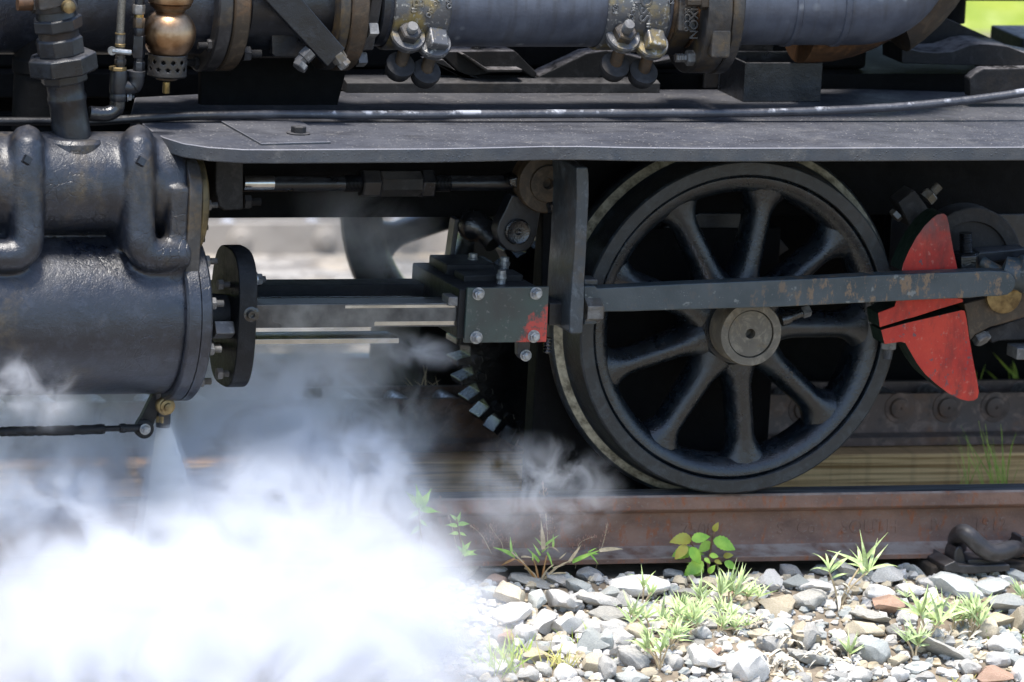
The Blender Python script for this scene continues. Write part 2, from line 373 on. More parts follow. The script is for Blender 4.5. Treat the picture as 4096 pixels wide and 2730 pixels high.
# ------------------------------------------------------------------ mesh helpers
class MB:
    def __init__(s): s.v = []; s.f = []
    def add(s, vs, fs):
        k = len(s.v); s.v += [tuple(x) for x in vs]; s.f += [tuple(i+k for i in f) for f in fs]; return s
    def box(s, x0, x1, y0, y1, z0, z1, M=None):
        vs = [Vector((x, y, z)) for x in (x0, x1) for y in (y0, y1) for z in (z0, z1)]
        if M: vs = [M @ v for v in vs]
        return s.add(vs, [(0, 1, 3, 2), (4, 6, 7, 5), (0, 4, 5, 1), (2, 3, 7, 6), (0, 2, 6, 4), (1, 5, 7, 3)])
    def prism(s, pts, d):
        """polygon (3D points) swept by vector d"""
        n = len(pts); d = Vector(d)
        a = [Vector(p) for p in pts]; b = [p+d for p in a]
        nrm = Vector((0, 0, 0))
        for i in range(n): nrm += a[i].cross(a[(i+1) % n])
        if nrm.dot(d) > 0: a = a[::-1]; b = b[::-1]
        return s.add(a+b, [tuple(range(n)), tuple(range(2*n-1, n-1, -1))] + [(i, i+n, (i+1) % n+n, (i+1) % n) for i in range(n)])
    def lathe(s, prof, org, axis, segs=40, flat=False, phase=0.0, cap=True):
        """profile [(t, r)] along axis from org"""
        ax = Vector(axis).normalized(); e1 = ax.orthogonal().normalized()
        up = Vector((0, 0, 1)) if abs(ax.z) < .9 else Vector((0, -1, 0))
        e1 = (up - ax*up.dot(ax)).normalized(); e2 = ax.cross(e1)
        org = Vector(org); vs = []; fs = []
        for t, r in prof:
            for i in range(segs):
                a = 2*math.pi*i/segs+phase
                vs.append(org + ax*t + (e1*math.cos(a)+e2*math.sin(a))*r)
        m = len(prof)
        for j in range(m-1):
            for i in range(segs):
                fs.append((j*segs+i, j*segs+(i+1) % segs, (j+1)*segs+(i+1) % segs, (j+1)*segs+i))
        if cap:
            fs.append(tuple(range(segs-1, -1, -1))); fs.append(tuple((m-1)*segs+i for i in range(segs)))
        return s.add(vs, fs)
    def tube(s, pts, r, segs=12, cap=True):
        pts = [Vector(p) for p in pts]; n = len(pts)
        rs = r if isinstance(r, (list, tuple)) else [r]*n
        tang = [(pts[min(i+1, n-1)]-pts[max(i-1, 0)]).normalized() for i in range(n)]
        e = tang[0].orthogonal().normalized(); vs = []; fs = []
        for i in range(n):
            e = (e - tang[i]*e.dot(tang[i])).normalized(); f = tang[i].cross(e)
            for k in range(segs):
                a = 2*math.pi*k/segs
                vs.append(pts[i]+(e*math.cos(a)+f*math.sin(a))*rs[i])
        for i in range(n-1):
            for k in range(segs):
                fs.append((i*segs+k, i*segs+(k+1) % segs, (i+1)*segs+(k+1) % segs, (i+1)*segs+k))
        if cap:
            fs.append(tuple(range(segs-1, -1, -1))); fs.append(tuple((n-1)*segs+k for k in range(segs)))
        return s.add(vs, fs)
    def mesh(s, name, mat, angle=35):
        me = bpy.data.meshes.new(name); me.from_pydata(s.v, [], s.f); me.update()
        bm = bmesh.new(); bm.from_mesh(me); bmesh.ops.recalc_face_normals(bm, faces=bm.faces); bm.to_mesh(me); bm.free()
        me.materials.append(MATS[mat])
        me.polygons.foreach_set('use_smooth', [True]*len(me.polygons)); me.set_sharp_from_angle(angle=math.radians(angle))
        return me
    def build(s, name, mat, parent=None, bevel=0.0, angle=35, segs=2, loc=None, label=None):
        o = bpy.data.objects.new(name, s.mesh(name, mat, angle)); COL.objects.link(o); o.parent = parent
        if loc is not None: o.location = loc
        if bevel:
            b = o.modifiers.new('bevel', 'BEVEL'); b.width = bevel; b.segments = segs; b.limit_method = 'ANGLE'; b.angle_limit = math.radians(40); b.harden_normals = True
        if label: o['label'] = label
        return o
def smooth_path(pts, n=6):
    """Catmull-Rom through 3D points"""
    pts = [Vector(p) for p in pts]; out = []
    for i in range(len(pts)-1):
        p0 = pts[max(i-1, 0)]; p1 = pts[i]; p2 = pts[i+1]; p3 = pts[min(i+2, len(pts)-1)]
        for k in range(n):
            t = k/n
            out.append(.5*((2*p1)+(p2-p0)*t+(2*p0-5*p1+4*p2-p3)*t*t+(3*p1-p0-3*p2+p3)*t**3))
    out.append(pts[-1]); return out
def empty(name, loc=(0, 0, 0), label=None, cat=None, group=None):
    o = bpy.data.objects.new(name, None); COL.objects.link(o); o.location = loc; o.empty_display_size = .1
    return tag(o, label, cat, group)
def tag(o, label=None, cat=None, group=None, kind=None):
    if label: o['label'] = label
    if cat: o['category'] = cat
    if group: o['group'] = group
    if kind: o['kind'] = kind
    return o
def inst(me, name, parent, loc, rot=None, scale=None):
    o = bpy.data.objects.new(name, me); COL.objects.link(o); o.parent = parent; o.location = loc
    if rot is not None: o.rotation_mode = 'QUATERNION'; o.rotation_quaternion = rot
    if scale is not None: o.scale = (scale, scale, scale) if isinstance(scale, (int, float)) else scale
    return o
def aim(d): return Vector(d).to_track_quat('Z', 'Y')
XP = Vector((1, 0, 0)); YN = Vector((0, -1, 0)); ZP = Vector((0, 0, 1))

# nut / bolt meshes, local +Z = outwards, unit = metres for a 20 mm hexagon
def hexbolt_mesh(name, mat, head=.008, stud=0.0, r=.010, n=6, washer=0.0):
    m = MB()
    if washer: m.lathe([(0, washer), (.002, washer), (.0022, washer*.98)], (0, 0, 0), ZP, 20)
    z = .0021 if washer else 0
    m.lathe([(z, r), (z+head*.85, r), (z+head, r*.86)], (0, 0, 0), ZP, n, phase=.26)
    if stud:
        pr = [(z+head, r*.5)]; k = 8
        for i in range(k*2): pr.append((z+head+stud*(i+1)/(2*k), r*(.54 if i % 2 else .47)))
        m.lathe(pr, (0, 0, 0), ZP, 12)
    return m.mesh(name, mat, 30)
HEX = hexbolt_mesh('hex_bolt', 'nut_steel')
HEXD = hexbolt_mesh('hex_bolt_dark', 'black_paint')
HEXO = hexbolt_mesh('hex_bolt_oily', 'oily_black')
STUD = hexbolt_mesh('stud_nut', 'nut_steel', head=.010, stud=.012)
STUDD = hexbolt_mesh('stud_nut_dark', 'dusty_black', head=.010, stud=.014)
STUDB = hexbolt_mesh('stud_nut_bright', 'bright_nut', head=.009, stud=.006, washer=.0125)
SQR = hexbolt_mesh('square_bolt', 'nut_steel', head=.013, r=.011, n=4)
SQRD = hexbolt_mesh('square_bolt_dark', 'black_paint', head=.014, r=.010, n=4)
def text_mesh(body, size, depth, name, mat):
    c = bpy.data.curves.new(name, 'FONT'); c.body = body; c.size = size; c.extrude = depth; c.bevel_depth = depth*.35; c.bevel_resolution = 1
    c.align_x = 'CENTER'; c.align_y = 'CENTER'
    t = bpy.data.objects.new(name, c); COL.objects.link(t); bpy.context.view_layer.update()
    me = bpy.data.meshes.new_from_object(t.evaluated_get(bpy.context.evaluated_depsgraph_get()))
    bpy.data.objects.remove(t); bpy.data.curves.remove(c); me.name = name; me.materials.clear(); me.materials.append(MATS[mat]); return me
def lettering(body, size, parent, loc, normal, right, mat, depth=.0008, name='lettering'):
    n = Vector(normal).normalized(); r = Vector(right); r = (r-n*r.dot(n)).normalized(); u = n.cross(r)
    M = Matrix((r, u, n)).transposed().to_quaternion()
    return inst(text_mesh(body, size, depth, name, mat), name, parent, loc, M)
def poly(g, pts, Y): return [P(g, x, y, Y) for x, y in pts]
def plate(g, pts, Y0, Y1, name, mat, parent, bevel=.002, **kw):
    return MB().prism(poly(g, pts, Y0), (0, Y1-Y0, 0)).build(name, mat, parent, bevel, **kw)

# ================================================================== THE LOCOMOTIVE
loco = empty('steam_locomotive', (0, 0, 0), 'black steam locomotive with spoked wheel, running board and cylinder letting off steam', 'locomotive')
L = loco
ZB = .679                                        # running board, top face
# ---- driving wheels
def make_wheel(parent, centre, face, name='driving_wheel'):
    """face = -1: outer side towards the camera, +1: away from it"""
    s = 1 if face < 0 else -1
    def Yd(y): return y*s
    rim = MB()
    prof = [(.010, .2785), (.006, .274), (.006, .266), (.012, .256), (.022, .247), (.038, .2425), (.075, .2425), (.10, .250), (.112, .262), (.112, .2785)]
    pr = [(Yd(a), b) for a, b in prof]
    rim.lathe(pr, (0, 0, 0), (0, 1, 0), 96, cap=False)
    w = rim.build(name, 'wheel_paint', parent, loc=centre)
    ty = MB()
    tp = [(.012, .2795), (.0015, .2795), (0, .281), (0, .3025), (.003, .3055), (.03, .307), (.058, .3085), (.068, .312), (.077, .319), (.084, .3285), (.090, .3325), (.098, .3335), (.106, .331), (.112, .323), (.116, .31), (.116, .2795)]
    ty.lathe([(Yd(a), b) for a, b in tp], (0, 0, 0), (0, 1, 0), 128, cap=False)
    ty.build('tyre', 'tyre_paint', w)
    wear = MB(); wear.lathe([(Yd(.0700), .3142), (Yd(.0760), .3196), (Yd(.0815), .3272)], (0, 0, 0), (0, 1, 0), 128, cap=False)
    wear.build('flange_wear_band', 'worn_flange', w)
    hub = MB()
    hub.lathe([(Yd(a), b) for a, b in [(.11, .05), (.11, .082), (.03, .084), (.018, .080), (.010, .070), (.004, .066), (.004, .05)]], (0, 0, 0), (0, 1, 0), 56)
    hub.build('hub', 'wheel_paint', w)
    # spokes: one lofted mesh shared by the nine of them
    sp = MB(); SEG = 20; ST = 16; vs = []; fs = []
    for i in range(ST+1):
        t = i/ST; r = .066 + (.256-.066)*t
        fl_o = max(0, (t-.70)/.30); fl_i = max(0, (.30-t)/.30)
        wd = .0225 + .003*(1-t) + .040*fl_o**2.3 + .020*fl_i**2
        d = .033 + .010*(1-t) + .004*fl_o**2
        yc = .050 - .006*(1-t)
        for k in range(SEG):
            a = 2*math.pi*k/SEG; ca, sa = math.cos(a), math.sin(a)
            e = 1.25 if sa < 0 else .75
            x = wd*math.copysign(abs(ca)**.9, ca); y = yc + d*math.copysign(abs(sa)**e, sa)
            vs.append((x, Yd(y), r))
    for i in range(ST):
        for k in range(SEG): fs.append((i*SEG+k, i*SEG+(k+1) % SEG, (i+1)*SEG+(k+1) % SEG, (i+1)*SEG+k))
    sp.add(vs, fs); me = sp.mesh('spoke', 'wheel_paint', 60)
    for k in range(9):
        ang = math.radians(90-(-1+40*k))
        inst(me, 'spoke', w, (0, 0, 0), Euler((0, ang, 0)).to_quaternion())
    return w
def mat_worn():
    n = N('worn_flange')
    st = n.noise(60, 4, .65)
    n.set(n.mix(n.ramp(st, .35, .65), (.09, .078, .05), (.40, .37, .28)), .5, n.ramp(st, .35, .65, 0, .4), .5); n.bump(n.noise(300, 3), .5, .001)
mat_worn()
wheel = make_wheel(L, WHEEL, -1)
far_wheel = make_wheel(L, Vector((0, 1.385, .305)), 1)
# axle end, its ring, centre hole, set screw
m = MB(); m.lathe([(.0, .0595), (.051, .0595), (.056, .0575), (.056, .0440), (.0535, .0432)], (0, 0, 0), YN, 64, cap=False)
ring = m.build('axle_collar', 'worn_hub', wheel, loc=(0, -.002, 0))
m = MB(); m.lathe([(.0, .0428), (.050, .0428), (.0525, .0415), (.0525, .0092), (.030, .0086)], (0, 0, 0), YN, 56)
m.build('axle_end', 'worn_hub', wheel, loc=(0, -.002, 0))
m = MB(); d = Vector((.95, 0, .30)).normalized()
m.lathe([(0, .012), (.012, .013), (.018, .011), (.0185, .0085)] + [(.0185+.002*i, .0085 if i % 2 else .0075) for i in range(1, 13)], (.062, -.042, .022), d, 14)
m.build('set_screw', 'oily_black', wheel)
m = MB(); m.lathe([(0, .0105), (.013, .0105), (.015, .009)], Vector((.062, -.042, .022))+d*.043, d, 4)
m.build('set_screw_head', 'bright_nut', wheel)
for body, k, rr in (('751', 1, .125), ('060', 8, .125)):
    ang = math.radians(-1+40*k); c = Vector((math.cos(ang), 0, math.sin(ang)))
    lettering(body, .024, wheel, c*rr+Vector((0, .012, 0)), YN, c if k == 1 else c, 'wheel_paint', .0035, 'cast_number')

# ---- running board
fe = [(345, 297), (352, 303), (375, 315), (420, 329), (480, 338), (560, 343), (640, 343.5), (800, 342.5), (1000, 341.5), (1150, 338.5), (1250, 336), (1340, 336), (1450, 338.5), (1600, 340), (1900, 339.5), (2353, 337.5), (2500, 336.5)]
fp = [atz(*q('v', x, y), ZB) for x, y in fe]
back = [atz(*q('v', x, y), ZB) for x, y in [(2560, 205), (2240, 213), (1990, 205), (1600, 206), (1000, 207), (500, 214), (310, 224), (300, 262), (322, 280)]]
m = MB(); m.prism(fp+back, (0, 0, -.0255))
board = m.build('running_board', 'board_plate', L, .0025, 30)
A, B, C_ = atz(*q('v', 508, 283), ZB), atz(*q('v', 640, 325), ZB), atz(*q('v', 735, 318), ZB)
m = MB(); m.prism([A, atz(*q('v', 600, 335), ZB), atz(*q('v', 760, 331), ZB), atz(*q('v', 720, 300), ZB), atz(*q('v', 690, 283), ZB), atz(*q('v', 568, 279), ZB)], (0, 0, .004))
m.build('patch_plate', 'board_plate', board, .001)
inst(hexbolt_mesh('board_bolt', 'dusty_black', head=.012, r=.0135, washer=.021), 'bolt', board, atz(1193, 545, ZB)+Vector((0, 0, .0042)))
# rear ledge angle
m = MB(); a = at(1385, 372, .33); b = at(2640, 370, .33)
m.prism([(a.x, .33, ZB), (a.x, .33, ZB+.018), (a.x, .345, ZB+.022), (a.x, .40, ZB+.022), (a.x, .40, ZB)], (b.x-a.x, 0, 0)); m.build('ledge_angle', 'dusty_black', board, .002)
# hand-rail pipe lying along the board
pp = [(-40, 279), (40, 279.5), (110, 279.5), (200, 280), (260, 277), (340, 271.5), (450, 266.5), (560, 264), (640, 263), (760, 264), (900, 264.5), (1200, 262.5), (1500, 260.5), (1700, 260), (1850, 256.5), (2000, 250), (2100, 243), (2230, 230), (2353, 213), (2480, 193)]
path = smooth_path([at(*q('v', x, y), .015) for x, y in pp], 5)
MB().tube(path, .0078, 14).build('conduit_pipe', 'conduit_paint', L)

# ---- cylinder block: chest, bore, ports blended into one casting
YC, ZC, RC = -.08, .356, .141
YV, ZV, RV = -.095, .592, .089
xr = at(745, 1200, -.2).x                        # right end of the casting
blk = MB()
blk.lathe([(0, RC), (2.2, RC)], (xr-2.2, YC, ZC), XP, 64)
blk.lathe([(0, RV), (2.2, RV)], (xr-2.2, YV, ZV), XP, 56)
blk.box(xr-2.2, xr, -.05, .16, .36, .62)
blk.box(at(130, 900, -.1).x, at(420, 900, -.1).x, -.10, .02, .40, .56)
def port(pxs, turn):
    c = [(pxs, 600, -.115), (pxs, 560, -.13), (pxs, 590, -.158), (pxs, 660, -.170), (pxs, 760, -.176), (pxs+2, 860, -.182), (pxs+4, 960, -.190)]
    pts = [at(x, y, Y) for x, y, Y in c]
    end = pts[-1]
    for k in range(1, 6):
        a = math.pi/2*k/5
        pts.append(end + Vector((turn*.028*(1-math.cos(a)), 0, -.028*math.sin(a))))
    for k in range(1, 5 if turn > 0 else 9): pts.append(pts[-1] + Vector((turn*.0155, .003, .0)))
    blk.tube(pts, .0290, 18)
    blk.box(pts[4].x-.0265, pts[4].x+.0265, -.192, -.02, pts[6].z-.02, pts[3].z); e_ = pts[-1]; blk.box(min(end.x, e_.x), max(end.x, e_.x), -.18, -.02, e_.z-.022, e_.z+.022)
port(552, 1); port(108, -1)
# raised foot towards the end flange
blk.box(xr-.035, xr, -.195, .05, .36, .60)
o = blk.build('cylinder_block', 'cast_paint', L, angle=180)
rm = o.modifiers.new('remesh', 'REMESH'); rm.mode = 'VOXEL'; rm.voxel_size = .005; rm.use_smooth_shade = True
sm = o.modifiers.new('smooth', 'SMOOTH'); sm.factor = .5; sm.iterations = 11
cyl = o
for px, py in ((104, 642), (560, 648)):
    p = at(px, py, -.213); inst(SQRD, 'square_plug', cyl, p, aim((0.0, -1, .25)))
# end flanges
x0 = at(743, 1100, -.2).x; x1 = at(799, 1100, -.2).x
m = MB(); y0 = -.196
prof = []
for k in range(0, 13):
    a = math.radians(-30+k*20); prof.append((YV-.106*math.cos(a), ZV+.106*math.sin(a)))
prof = [(.15, .650), (-.10, .650), (-.145, .646), (-.175, .634), (-.194, .61), (-.199, .575), (-.199, .40), (.15, .40)]
m.prism([(x0, y, z) for y, z in prof], (x1-x0, 0, 0)); m.build('chest_flange', 'flange_paint', cyl, .004)
x2 = at(838, 760, -.19).x
m = MB(); m.lathe([(0, .092), (x2-x1-.003, .092), (x2-x1, .089)], (x1, YV-.012, ZV-.031), XP, 56); m.build('chest_cover', 'bronze_ring', cyl, .0015)
for a in (200, 250, 300, 340, 20, 70):
    p = Vector((x2, YV-.080*math.cos(math.radians(a-180)), ZV-.080*math.sin(math.radians(a-180)) if False else ZV+.080*math.sin(math.radians(a))))
    inst(STUD, 'stud_nut', cyl, p, aim(XP))
xf0 = at(757, 1240, -.235).x; xf1 = at(812, 1240, -.235).x; xf2 = at(857, 1240, -.235).x
m = MB(); m.lathe([(0, .148), (.004, .153), (xf1-xf0, .154)], (xf0, YC, ZC), XP, 72); m.build('cylinder_flange', 'cast_paint', cyl, .002)
m = MB(); m.lathe([(0, .154), (xf2-xf1-.004, .154), (xf2-xf1, .150)], (xf1+.0008, YC, ZC), XP, 72); m.build('cylinder_cover', 'cast_paint', cyl, .001)
for k in range(10):
    a = math.radians(18+36*k); p = Vector((xf2, YC-.132*math.cos(a), ZC+.132*math.sin(a))); inst(STUD, 'cover_nut', cyl, p, aim(XP), 1.15)
# ---- slide-bar bracket, the oval plate behind the cover
xo = at(948, 1240, -.15).x; th = .034
def oval(cx, cy, a, b, e, n=40):
    return [(cx+a*math.copysign(abs(math.cos(t))**e, math.cos(t)), cy+b*math.copysign(abs(math.sin(t))**e, math.sin(t))) for t in [2*math.pi*i/n for i in range(n)]]
m = MB(); m.prism([(xo, y, z) for y, z in oval(-.078, .350, .084, .124, .68)], (th, 0, 0)); brk = m.build('slide_bar_bracket', 'greasy_black', L, .003)
m = MB(); m.lathe([(0, .05), (.03, .05), (.032, .04), (xo-xf2, .038)], (xf2, -.085, .352), XP, 40); m.build('gland', 'greasy_black', brk, .002)
m = MB(); m.lathe([(0, .017), (.034, .017), (.036, .013)], (xo-.036, -.134, .336), XP, 4, phase=.2); m.build('gland_nut', 'nut_steel', brk, .0015)
for y, z, s in ((-.10, .41, 1.0), (-.12, .255, 1.1), (-.06, .295, 1.0)): inst(STUD, 'gland_stud', brk, (xo-.022, y, z), aim(XP), s)
p = at(1002, 1258, -.158); m = MB(); m.lathe([(-.01, .016), (.002, .016), (.004, .013), (.004, .008), (.012, .0078), (.012, .0045), (.006, .004)], p, YN, 24); m.build('pinch_bolt', 'oily_black', brk)
inst(STUDB, 'top_nut', brk, at(1020, 1118, -.02), aim(XP), 1.1)
# ---- slide bars
zt = at(1029, 1219, -.13).z; zb_ = at(1029, 1314, -.13).z
xl = xo+th-.004; xrr = at(2010, 1250, -.1).x
m = MB(); m.box(xl, xrr, -.130, -.072, zb_, zt); bar = m.build('slide_bar', 'bar_steel', L, .0015)
m = MB(); m.box(at(1500, 1250, -.13).x, xrr, -.1304, -.1298, zb_+.003, zb_+.010); m.build('wear_strip', 'polished_steel', bar)
m = MB(); m.box(at(1380, 1250, -.13).x, xrr, -.1304, -.1298, zt-.008, zt-.003); m.build('wear_strip', 'polished_steel', bar)
m = MB(); m.box(xl, xrr+.02, .05, .108, zb_, zt); m.build('slide_bar', 'greasy_black', L, .0015)
z2 = at(1200, 1356, -.06).z
m = MB(); m.box(xl-.01, at(1568, 1340, -.02).x, -.06, .008, z2-.010, z2); m.build('lower_guide', 'polished_steel', L, .001)
m = MB(); m.lathe([(0, .02), (.75, .02)], (xf2, -.01, .35), XP, 24); m.build('piston_rod', 'polished_steel', L)
# ---- crosshead
cp = [P('c7', *p_, -.15) for p_ in ((612, 995), (1150, 987), (1132, 1352), (590, 1358))]
m = MB(); m.prism(cp, (0, .008, 0)); cover = m.build('crosshead_cover', 'cover_plate_paint', L, .001)
for x, y in ((682, 1033), (1063, 1030), (668, 1322), (1048, 1314)): inst(STUDB, 'bolt', cover, P('c7', x, y, -.1503), aim(YN), .92)
cx0 = cp[0].x; cx1 = cp[1].x
m = MB(); m.box(cx0-.012, cx1-.01, -.1415, .12, cp[2].z+.006, cp[0].z-.004); head = m.build('crosshead', 'greasy_black', L, .003)
m = MB(); m.box(cx0+.012, cx1-.05, .0, .10, cp[0].z-.006, cp[0].z+.014); m.box(cx0+.02, cx1-.02, -.07, -.015, cp[0].z-.006, cp[0].z+.008); m.build('oil_box', 'greasy_black', head, .003)
m = MB(); m.box(cx0-.030, cx0-.012, -.138, -.10, cp[0].z-.035, cp[0].z-.018); m.build('wiper', 'nut_steel', head, .002)
for px, py, Y in ((2005, 1114, -.09), (2017, 1062, .0), (1890, 1048, .05)):
    p = at(px, py+16, Y); m = MB(); m.lathe([(-.01, .008), (.006, .008), (.007, .0095), (.014, .0095), (.015, .008), (.022, .0078)], p, ZP, 10); m.build('oil_cap', 'bright_nut', head)
lug = plate('c7', [(945, 1340), (1030, 1340), (1020, 1440), (1008, 1465), (990, 1475), (965, 1468), (945, 1440)], -.12, -.10, 'lower_lug', 'black_paint', head)
inst(STUDB, 'lug_nut', head, P('c7', 995, 1440, -.121), aim(YN), .85)
m = MB(); p = P('c7', 1140, 1350, -.10); m.lathe([(i*.003, .0085 if i % 2 else .0065) for i in range(10)], p-Vector((0, 0, .02)), ZP, 12); m.build('thread_end', 'oily_black', head)
plate('c7', [(1150, 1095), (1262, 1092), (1262, 1242), (1145, 1245)], -.115, -.05, 'drop_link', 'black_paint', head, .003)
# ---- combination bracket, the tall strap beside the wheel
st = [(1329, 195), (1408, 195), (1414, 250), (1416, 380), (1405, 600), (1398, 760), (1385, 960), (1384, 1100), (1377, 1285), (1368, 1300), (1300, 1300), (1284, 1288), (1290, 1130), (1300, 980), (1318, 740), (1325, 560), (1332, 400)]
m = MB(); m.prism(poly('c7', st, -.16), (0, .13, 0)); strap = m.build('motion_bracket', 'grey_paint', L, .004)
p = P('c7', 1378, 1145, -.12); m = MB(); m.lathe([(0, .023), (.030, .023), (.033, .019)], p, XP, 6, phase=.0); m.build('bracket_nut', 'nut_steel', strap, .001)
plate('e1', [(140, 265), (365, 265), (365, 365), (140, 375)], -.10, -.06, 'keeper', 'grey_paint', strap, .003)
plate('e1', [(140, 890), (345, 880), (345, 970), (140, 990)], -.13, -.06, 'keeper', 'grey_paint', strap, .003)
# ---- connecting rod
rod = [(335, 372), (360, 410), (1200, 372), (2352, 312)]
top = poly('e1', [(140, 372), (325, 372), (345, 408)], -.12) + [at(*p_, -.12) for p_ in ((2700, 1138), (3000, 1126), (3300, 1113), (3500, 1102), (3700, 1094), (3880, 1088), (3950, 1084))]
nose = [P('e5', x, y, -.12) for x, y in ((1080, 535), (1140, 570), (1178, 640), (1175, 700), (1140, 760), (1085, 800), (990, 815), (800, 820))]
bot = [at(*p_, -.12) for p_ in ((3880, 1193), (3700, 1200), (3400, 1215), (3100, 1230), (2800, 1238), (2600, 1244))] + poly('e1', [(900, 772), (420, 778), (360, 790), (320, 850), (290, 885), (140, 890)], -.12)
m = MB(); m.prism(top+nose+bot, (0, .034, 0)); crod = m.build('connecting_rod', 'rod_paint', L, .003)
m = MB(); c = P('e5', 1020, 790, -.06); m.lathe([(0, .034), (.012, .034), (.013, .032)], c, YN, 40); m.build('crank_pin_bush', 'dull_brass', crod, .001)
# big end running on to the right
pts = [P('e5', x, y, Y) for x, y, Y in ((800, 420, -.05), (1000, 530, -.075), (1200, 560, -.085), (1400, 550, -.09), (1700, 540, -.09))]
m = MB(); m.tube(smooth_path(pts, 5), [.010]*6+[.03]*5+[.035]*10, 24); m.build('big_end', 'rod_paint', crod)
plate('e5', [(690, 505), (830, 470), (960, 430), (1100, 405), (1300, 385), (1300, 260), (1000, 290), (760, 310), (720, 420)], -.03, .01, 'big_end_strap', 'black_paint', crod, .004)
# ---- red counterweight crank
upper = [(600, 852), (612, 800), (660, 690), (715, 590), (780, 500), (840, 440), (880, 410), (930, 400), (955, 420), (972, 480), (985, 560), (1010, 700), (1040, 835), (1060, 870), (900, 880)]
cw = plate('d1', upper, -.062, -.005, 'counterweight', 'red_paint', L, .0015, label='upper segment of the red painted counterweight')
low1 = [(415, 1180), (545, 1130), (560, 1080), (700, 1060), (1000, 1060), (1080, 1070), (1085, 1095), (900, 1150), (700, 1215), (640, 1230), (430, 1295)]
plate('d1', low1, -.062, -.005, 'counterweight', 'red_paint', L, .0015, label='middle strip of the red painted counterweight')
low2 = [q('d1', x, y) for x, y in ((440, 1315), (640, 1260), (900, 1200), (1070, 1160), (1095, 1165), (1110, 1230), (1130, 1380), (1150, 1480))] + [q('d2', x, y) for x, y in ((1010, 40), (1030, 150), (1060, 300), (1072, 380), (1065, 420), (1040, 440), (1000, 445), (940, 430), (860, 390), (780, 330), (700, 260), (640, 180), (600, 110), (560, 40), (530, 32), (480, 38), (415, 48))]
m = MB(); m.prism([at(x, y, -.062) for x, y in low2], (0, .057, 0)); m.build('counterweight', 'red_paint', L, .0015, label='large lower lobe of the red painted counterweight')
web = [(1090, 1110), (1240, 1070), (1560, 1000), (1650, 1000), (1650, 1180), (1560, 1215), (1420, 1260), (1300, 1290), (1180, 1350), (1140, 1400), (1130, 1370), (1105, 1180)]
crank = plate('d1', web, -.058, -.005, 'crank_web', 'brown_iron', L, .002)
plate('d1', [(1260, 1320), (1420, 1262), (1660, 1190), (1660, 1390), (1370, 1400), (1310, 1420)], -.02, .06, 'crank_block', 'dusty_black', crank, .003)
inst(HEX, 'nut', crank, P('d1', 1215, 1360, -.03), aim((.3, -.6, -.7)), 1.7)
m = MB(); m.box(0, .05, -.02, .03, -.022, 0); o = m.build('foot_nut', 'nut_steel', crank, .002, loc=P('d1', 1475, 1440, -.03))
o = inst(STUD, 'clamp_nut', crank, P('d1', 500, 1400, -.03), aim((0, 0, -1)), 1.5)
# nut and stud in front of the eccentric
p = P('d1', 1100, 790, -.02)
m = MB(); m.lathe([(-.03, .011)]+[(-.03+.0022*i, .0125 if i % 2 else .0105) for i in range(30)], p+Vector((0, 0, .022)), Vector((-.1, 0, 1)), 14); ecs = m.build('eccentric_stud', 'oily_black', L)
m = MB(); m.lathe([(-.016, .030), (-.013, .030), (-.012, .028), (.016, .028), (.020, .024)], p, Vector((-.06, 0, 1)), 6, phase=.4); m.build('eccentric_nut', 'oily_black', ecs, .001)
c = P('d1', 1060, 740, .06)
m = MB(); m.lathe([(0, .100), (.05, .100), (.052, .098), (.052, .074), (.044, .073), (.044, .0)], c, YN, 72, cap=False); m.build('eccentric', 'dusty_black', L, .001)
blk2 = plate('d1', [(575, 315), (700, 215), (815, 370), (740, 430), (690, 520), (665, 500)], .02, .07, 'eccentric_clamp', 'dusty_black', L, .002)
inst(STUD, 'clamp_bolt', blk2, P('d1', 790, 290, .04), aim((.7, 0, .72)), 1.6)
inst(HEX, 'clamp_bolt', blk2, P('d1', 570, 400, .04), aim((-.7, 0, -.72)), 1.3)
# ---- valve rod, couplings, rod end, rocker arm
YVR = .02
a = at(970, 737, YVR); b = at(2110, 732, YVR)
vr = MB(); vr.lathe([(0, .0135), (b.x-a.x, .0135)], a, (b-a), 18); vr = vr.build('valve_rod', 'black_paint', L)
m = MB(); m.lathe([(0, .0142), (.055, .0142)], at(972, 733, YVR-.001), XP, 18); m.build('bright_journal', 'polished_steel', vr)
for (p0, p1, r, n, mt) in ((1440, 1515, .026, 6, 'black_paint'), (1512, 1680, .0245, 8, 'dusty_black'), (1676, 1730, .027, 6, 'black_paint')):
    x0_ = at(p0, 735, YVR).x; x1_ = at(p1, 735, YVR).x
    m = MB(); m.lathe([(0, r*.9), (.003, r), (x1_-x0_-.003, r), (x1_-x0_, r*.9)], (x0_, YVR, at(p0, 735, YVR).z), XP, n, phase=.3); m.build('coupling_nut', mt, vr, .001)
for p0, p1 in ((1375, 1440), (1732, 1800)):
    x0_ = at(p0, 735, YVR).x; x1_ = at(p1, 735, YVR).x; k = 12
    m = MB(); m.lathe([((x1_-x0_)*i/(2*k), .0155 if i % 2 else .0132) for i in range(2*k+1)], (x0_, YVR, at(p0, 735, YVR).z), XP, 16); m.build('thread', 'black_paint', vr)
c = P('c7', 1140, 305, -.03)
m = MB(); m.lathe([(-.05, .052), (-.004, .055), (0, .053), (0, .034), (.006, .033), (.006, .0095), (-.01, .009)], c, YN, 48); m.build('rod_end_eye', 'brown_iron', vr, .001)
plate('c7', [(890, 270), (990, 250), (1040, 210), (1080, 400), (1000, 380), (960, 345), (890, 320)], -.02, .03, 'rod_fork', 'oily_black', vr, .004)
arm = [(905, 380), (1090, 410), (1095, 480), (1070, 640), (1045, 710), (1000, 750), (935, 765), (870, 745), (820, 690), (805, 620), (820, 560), (860, 480)]
rk = plate('c7', arm, -.005, .03, 'rocker_arm', 'black_paint', L, .003)
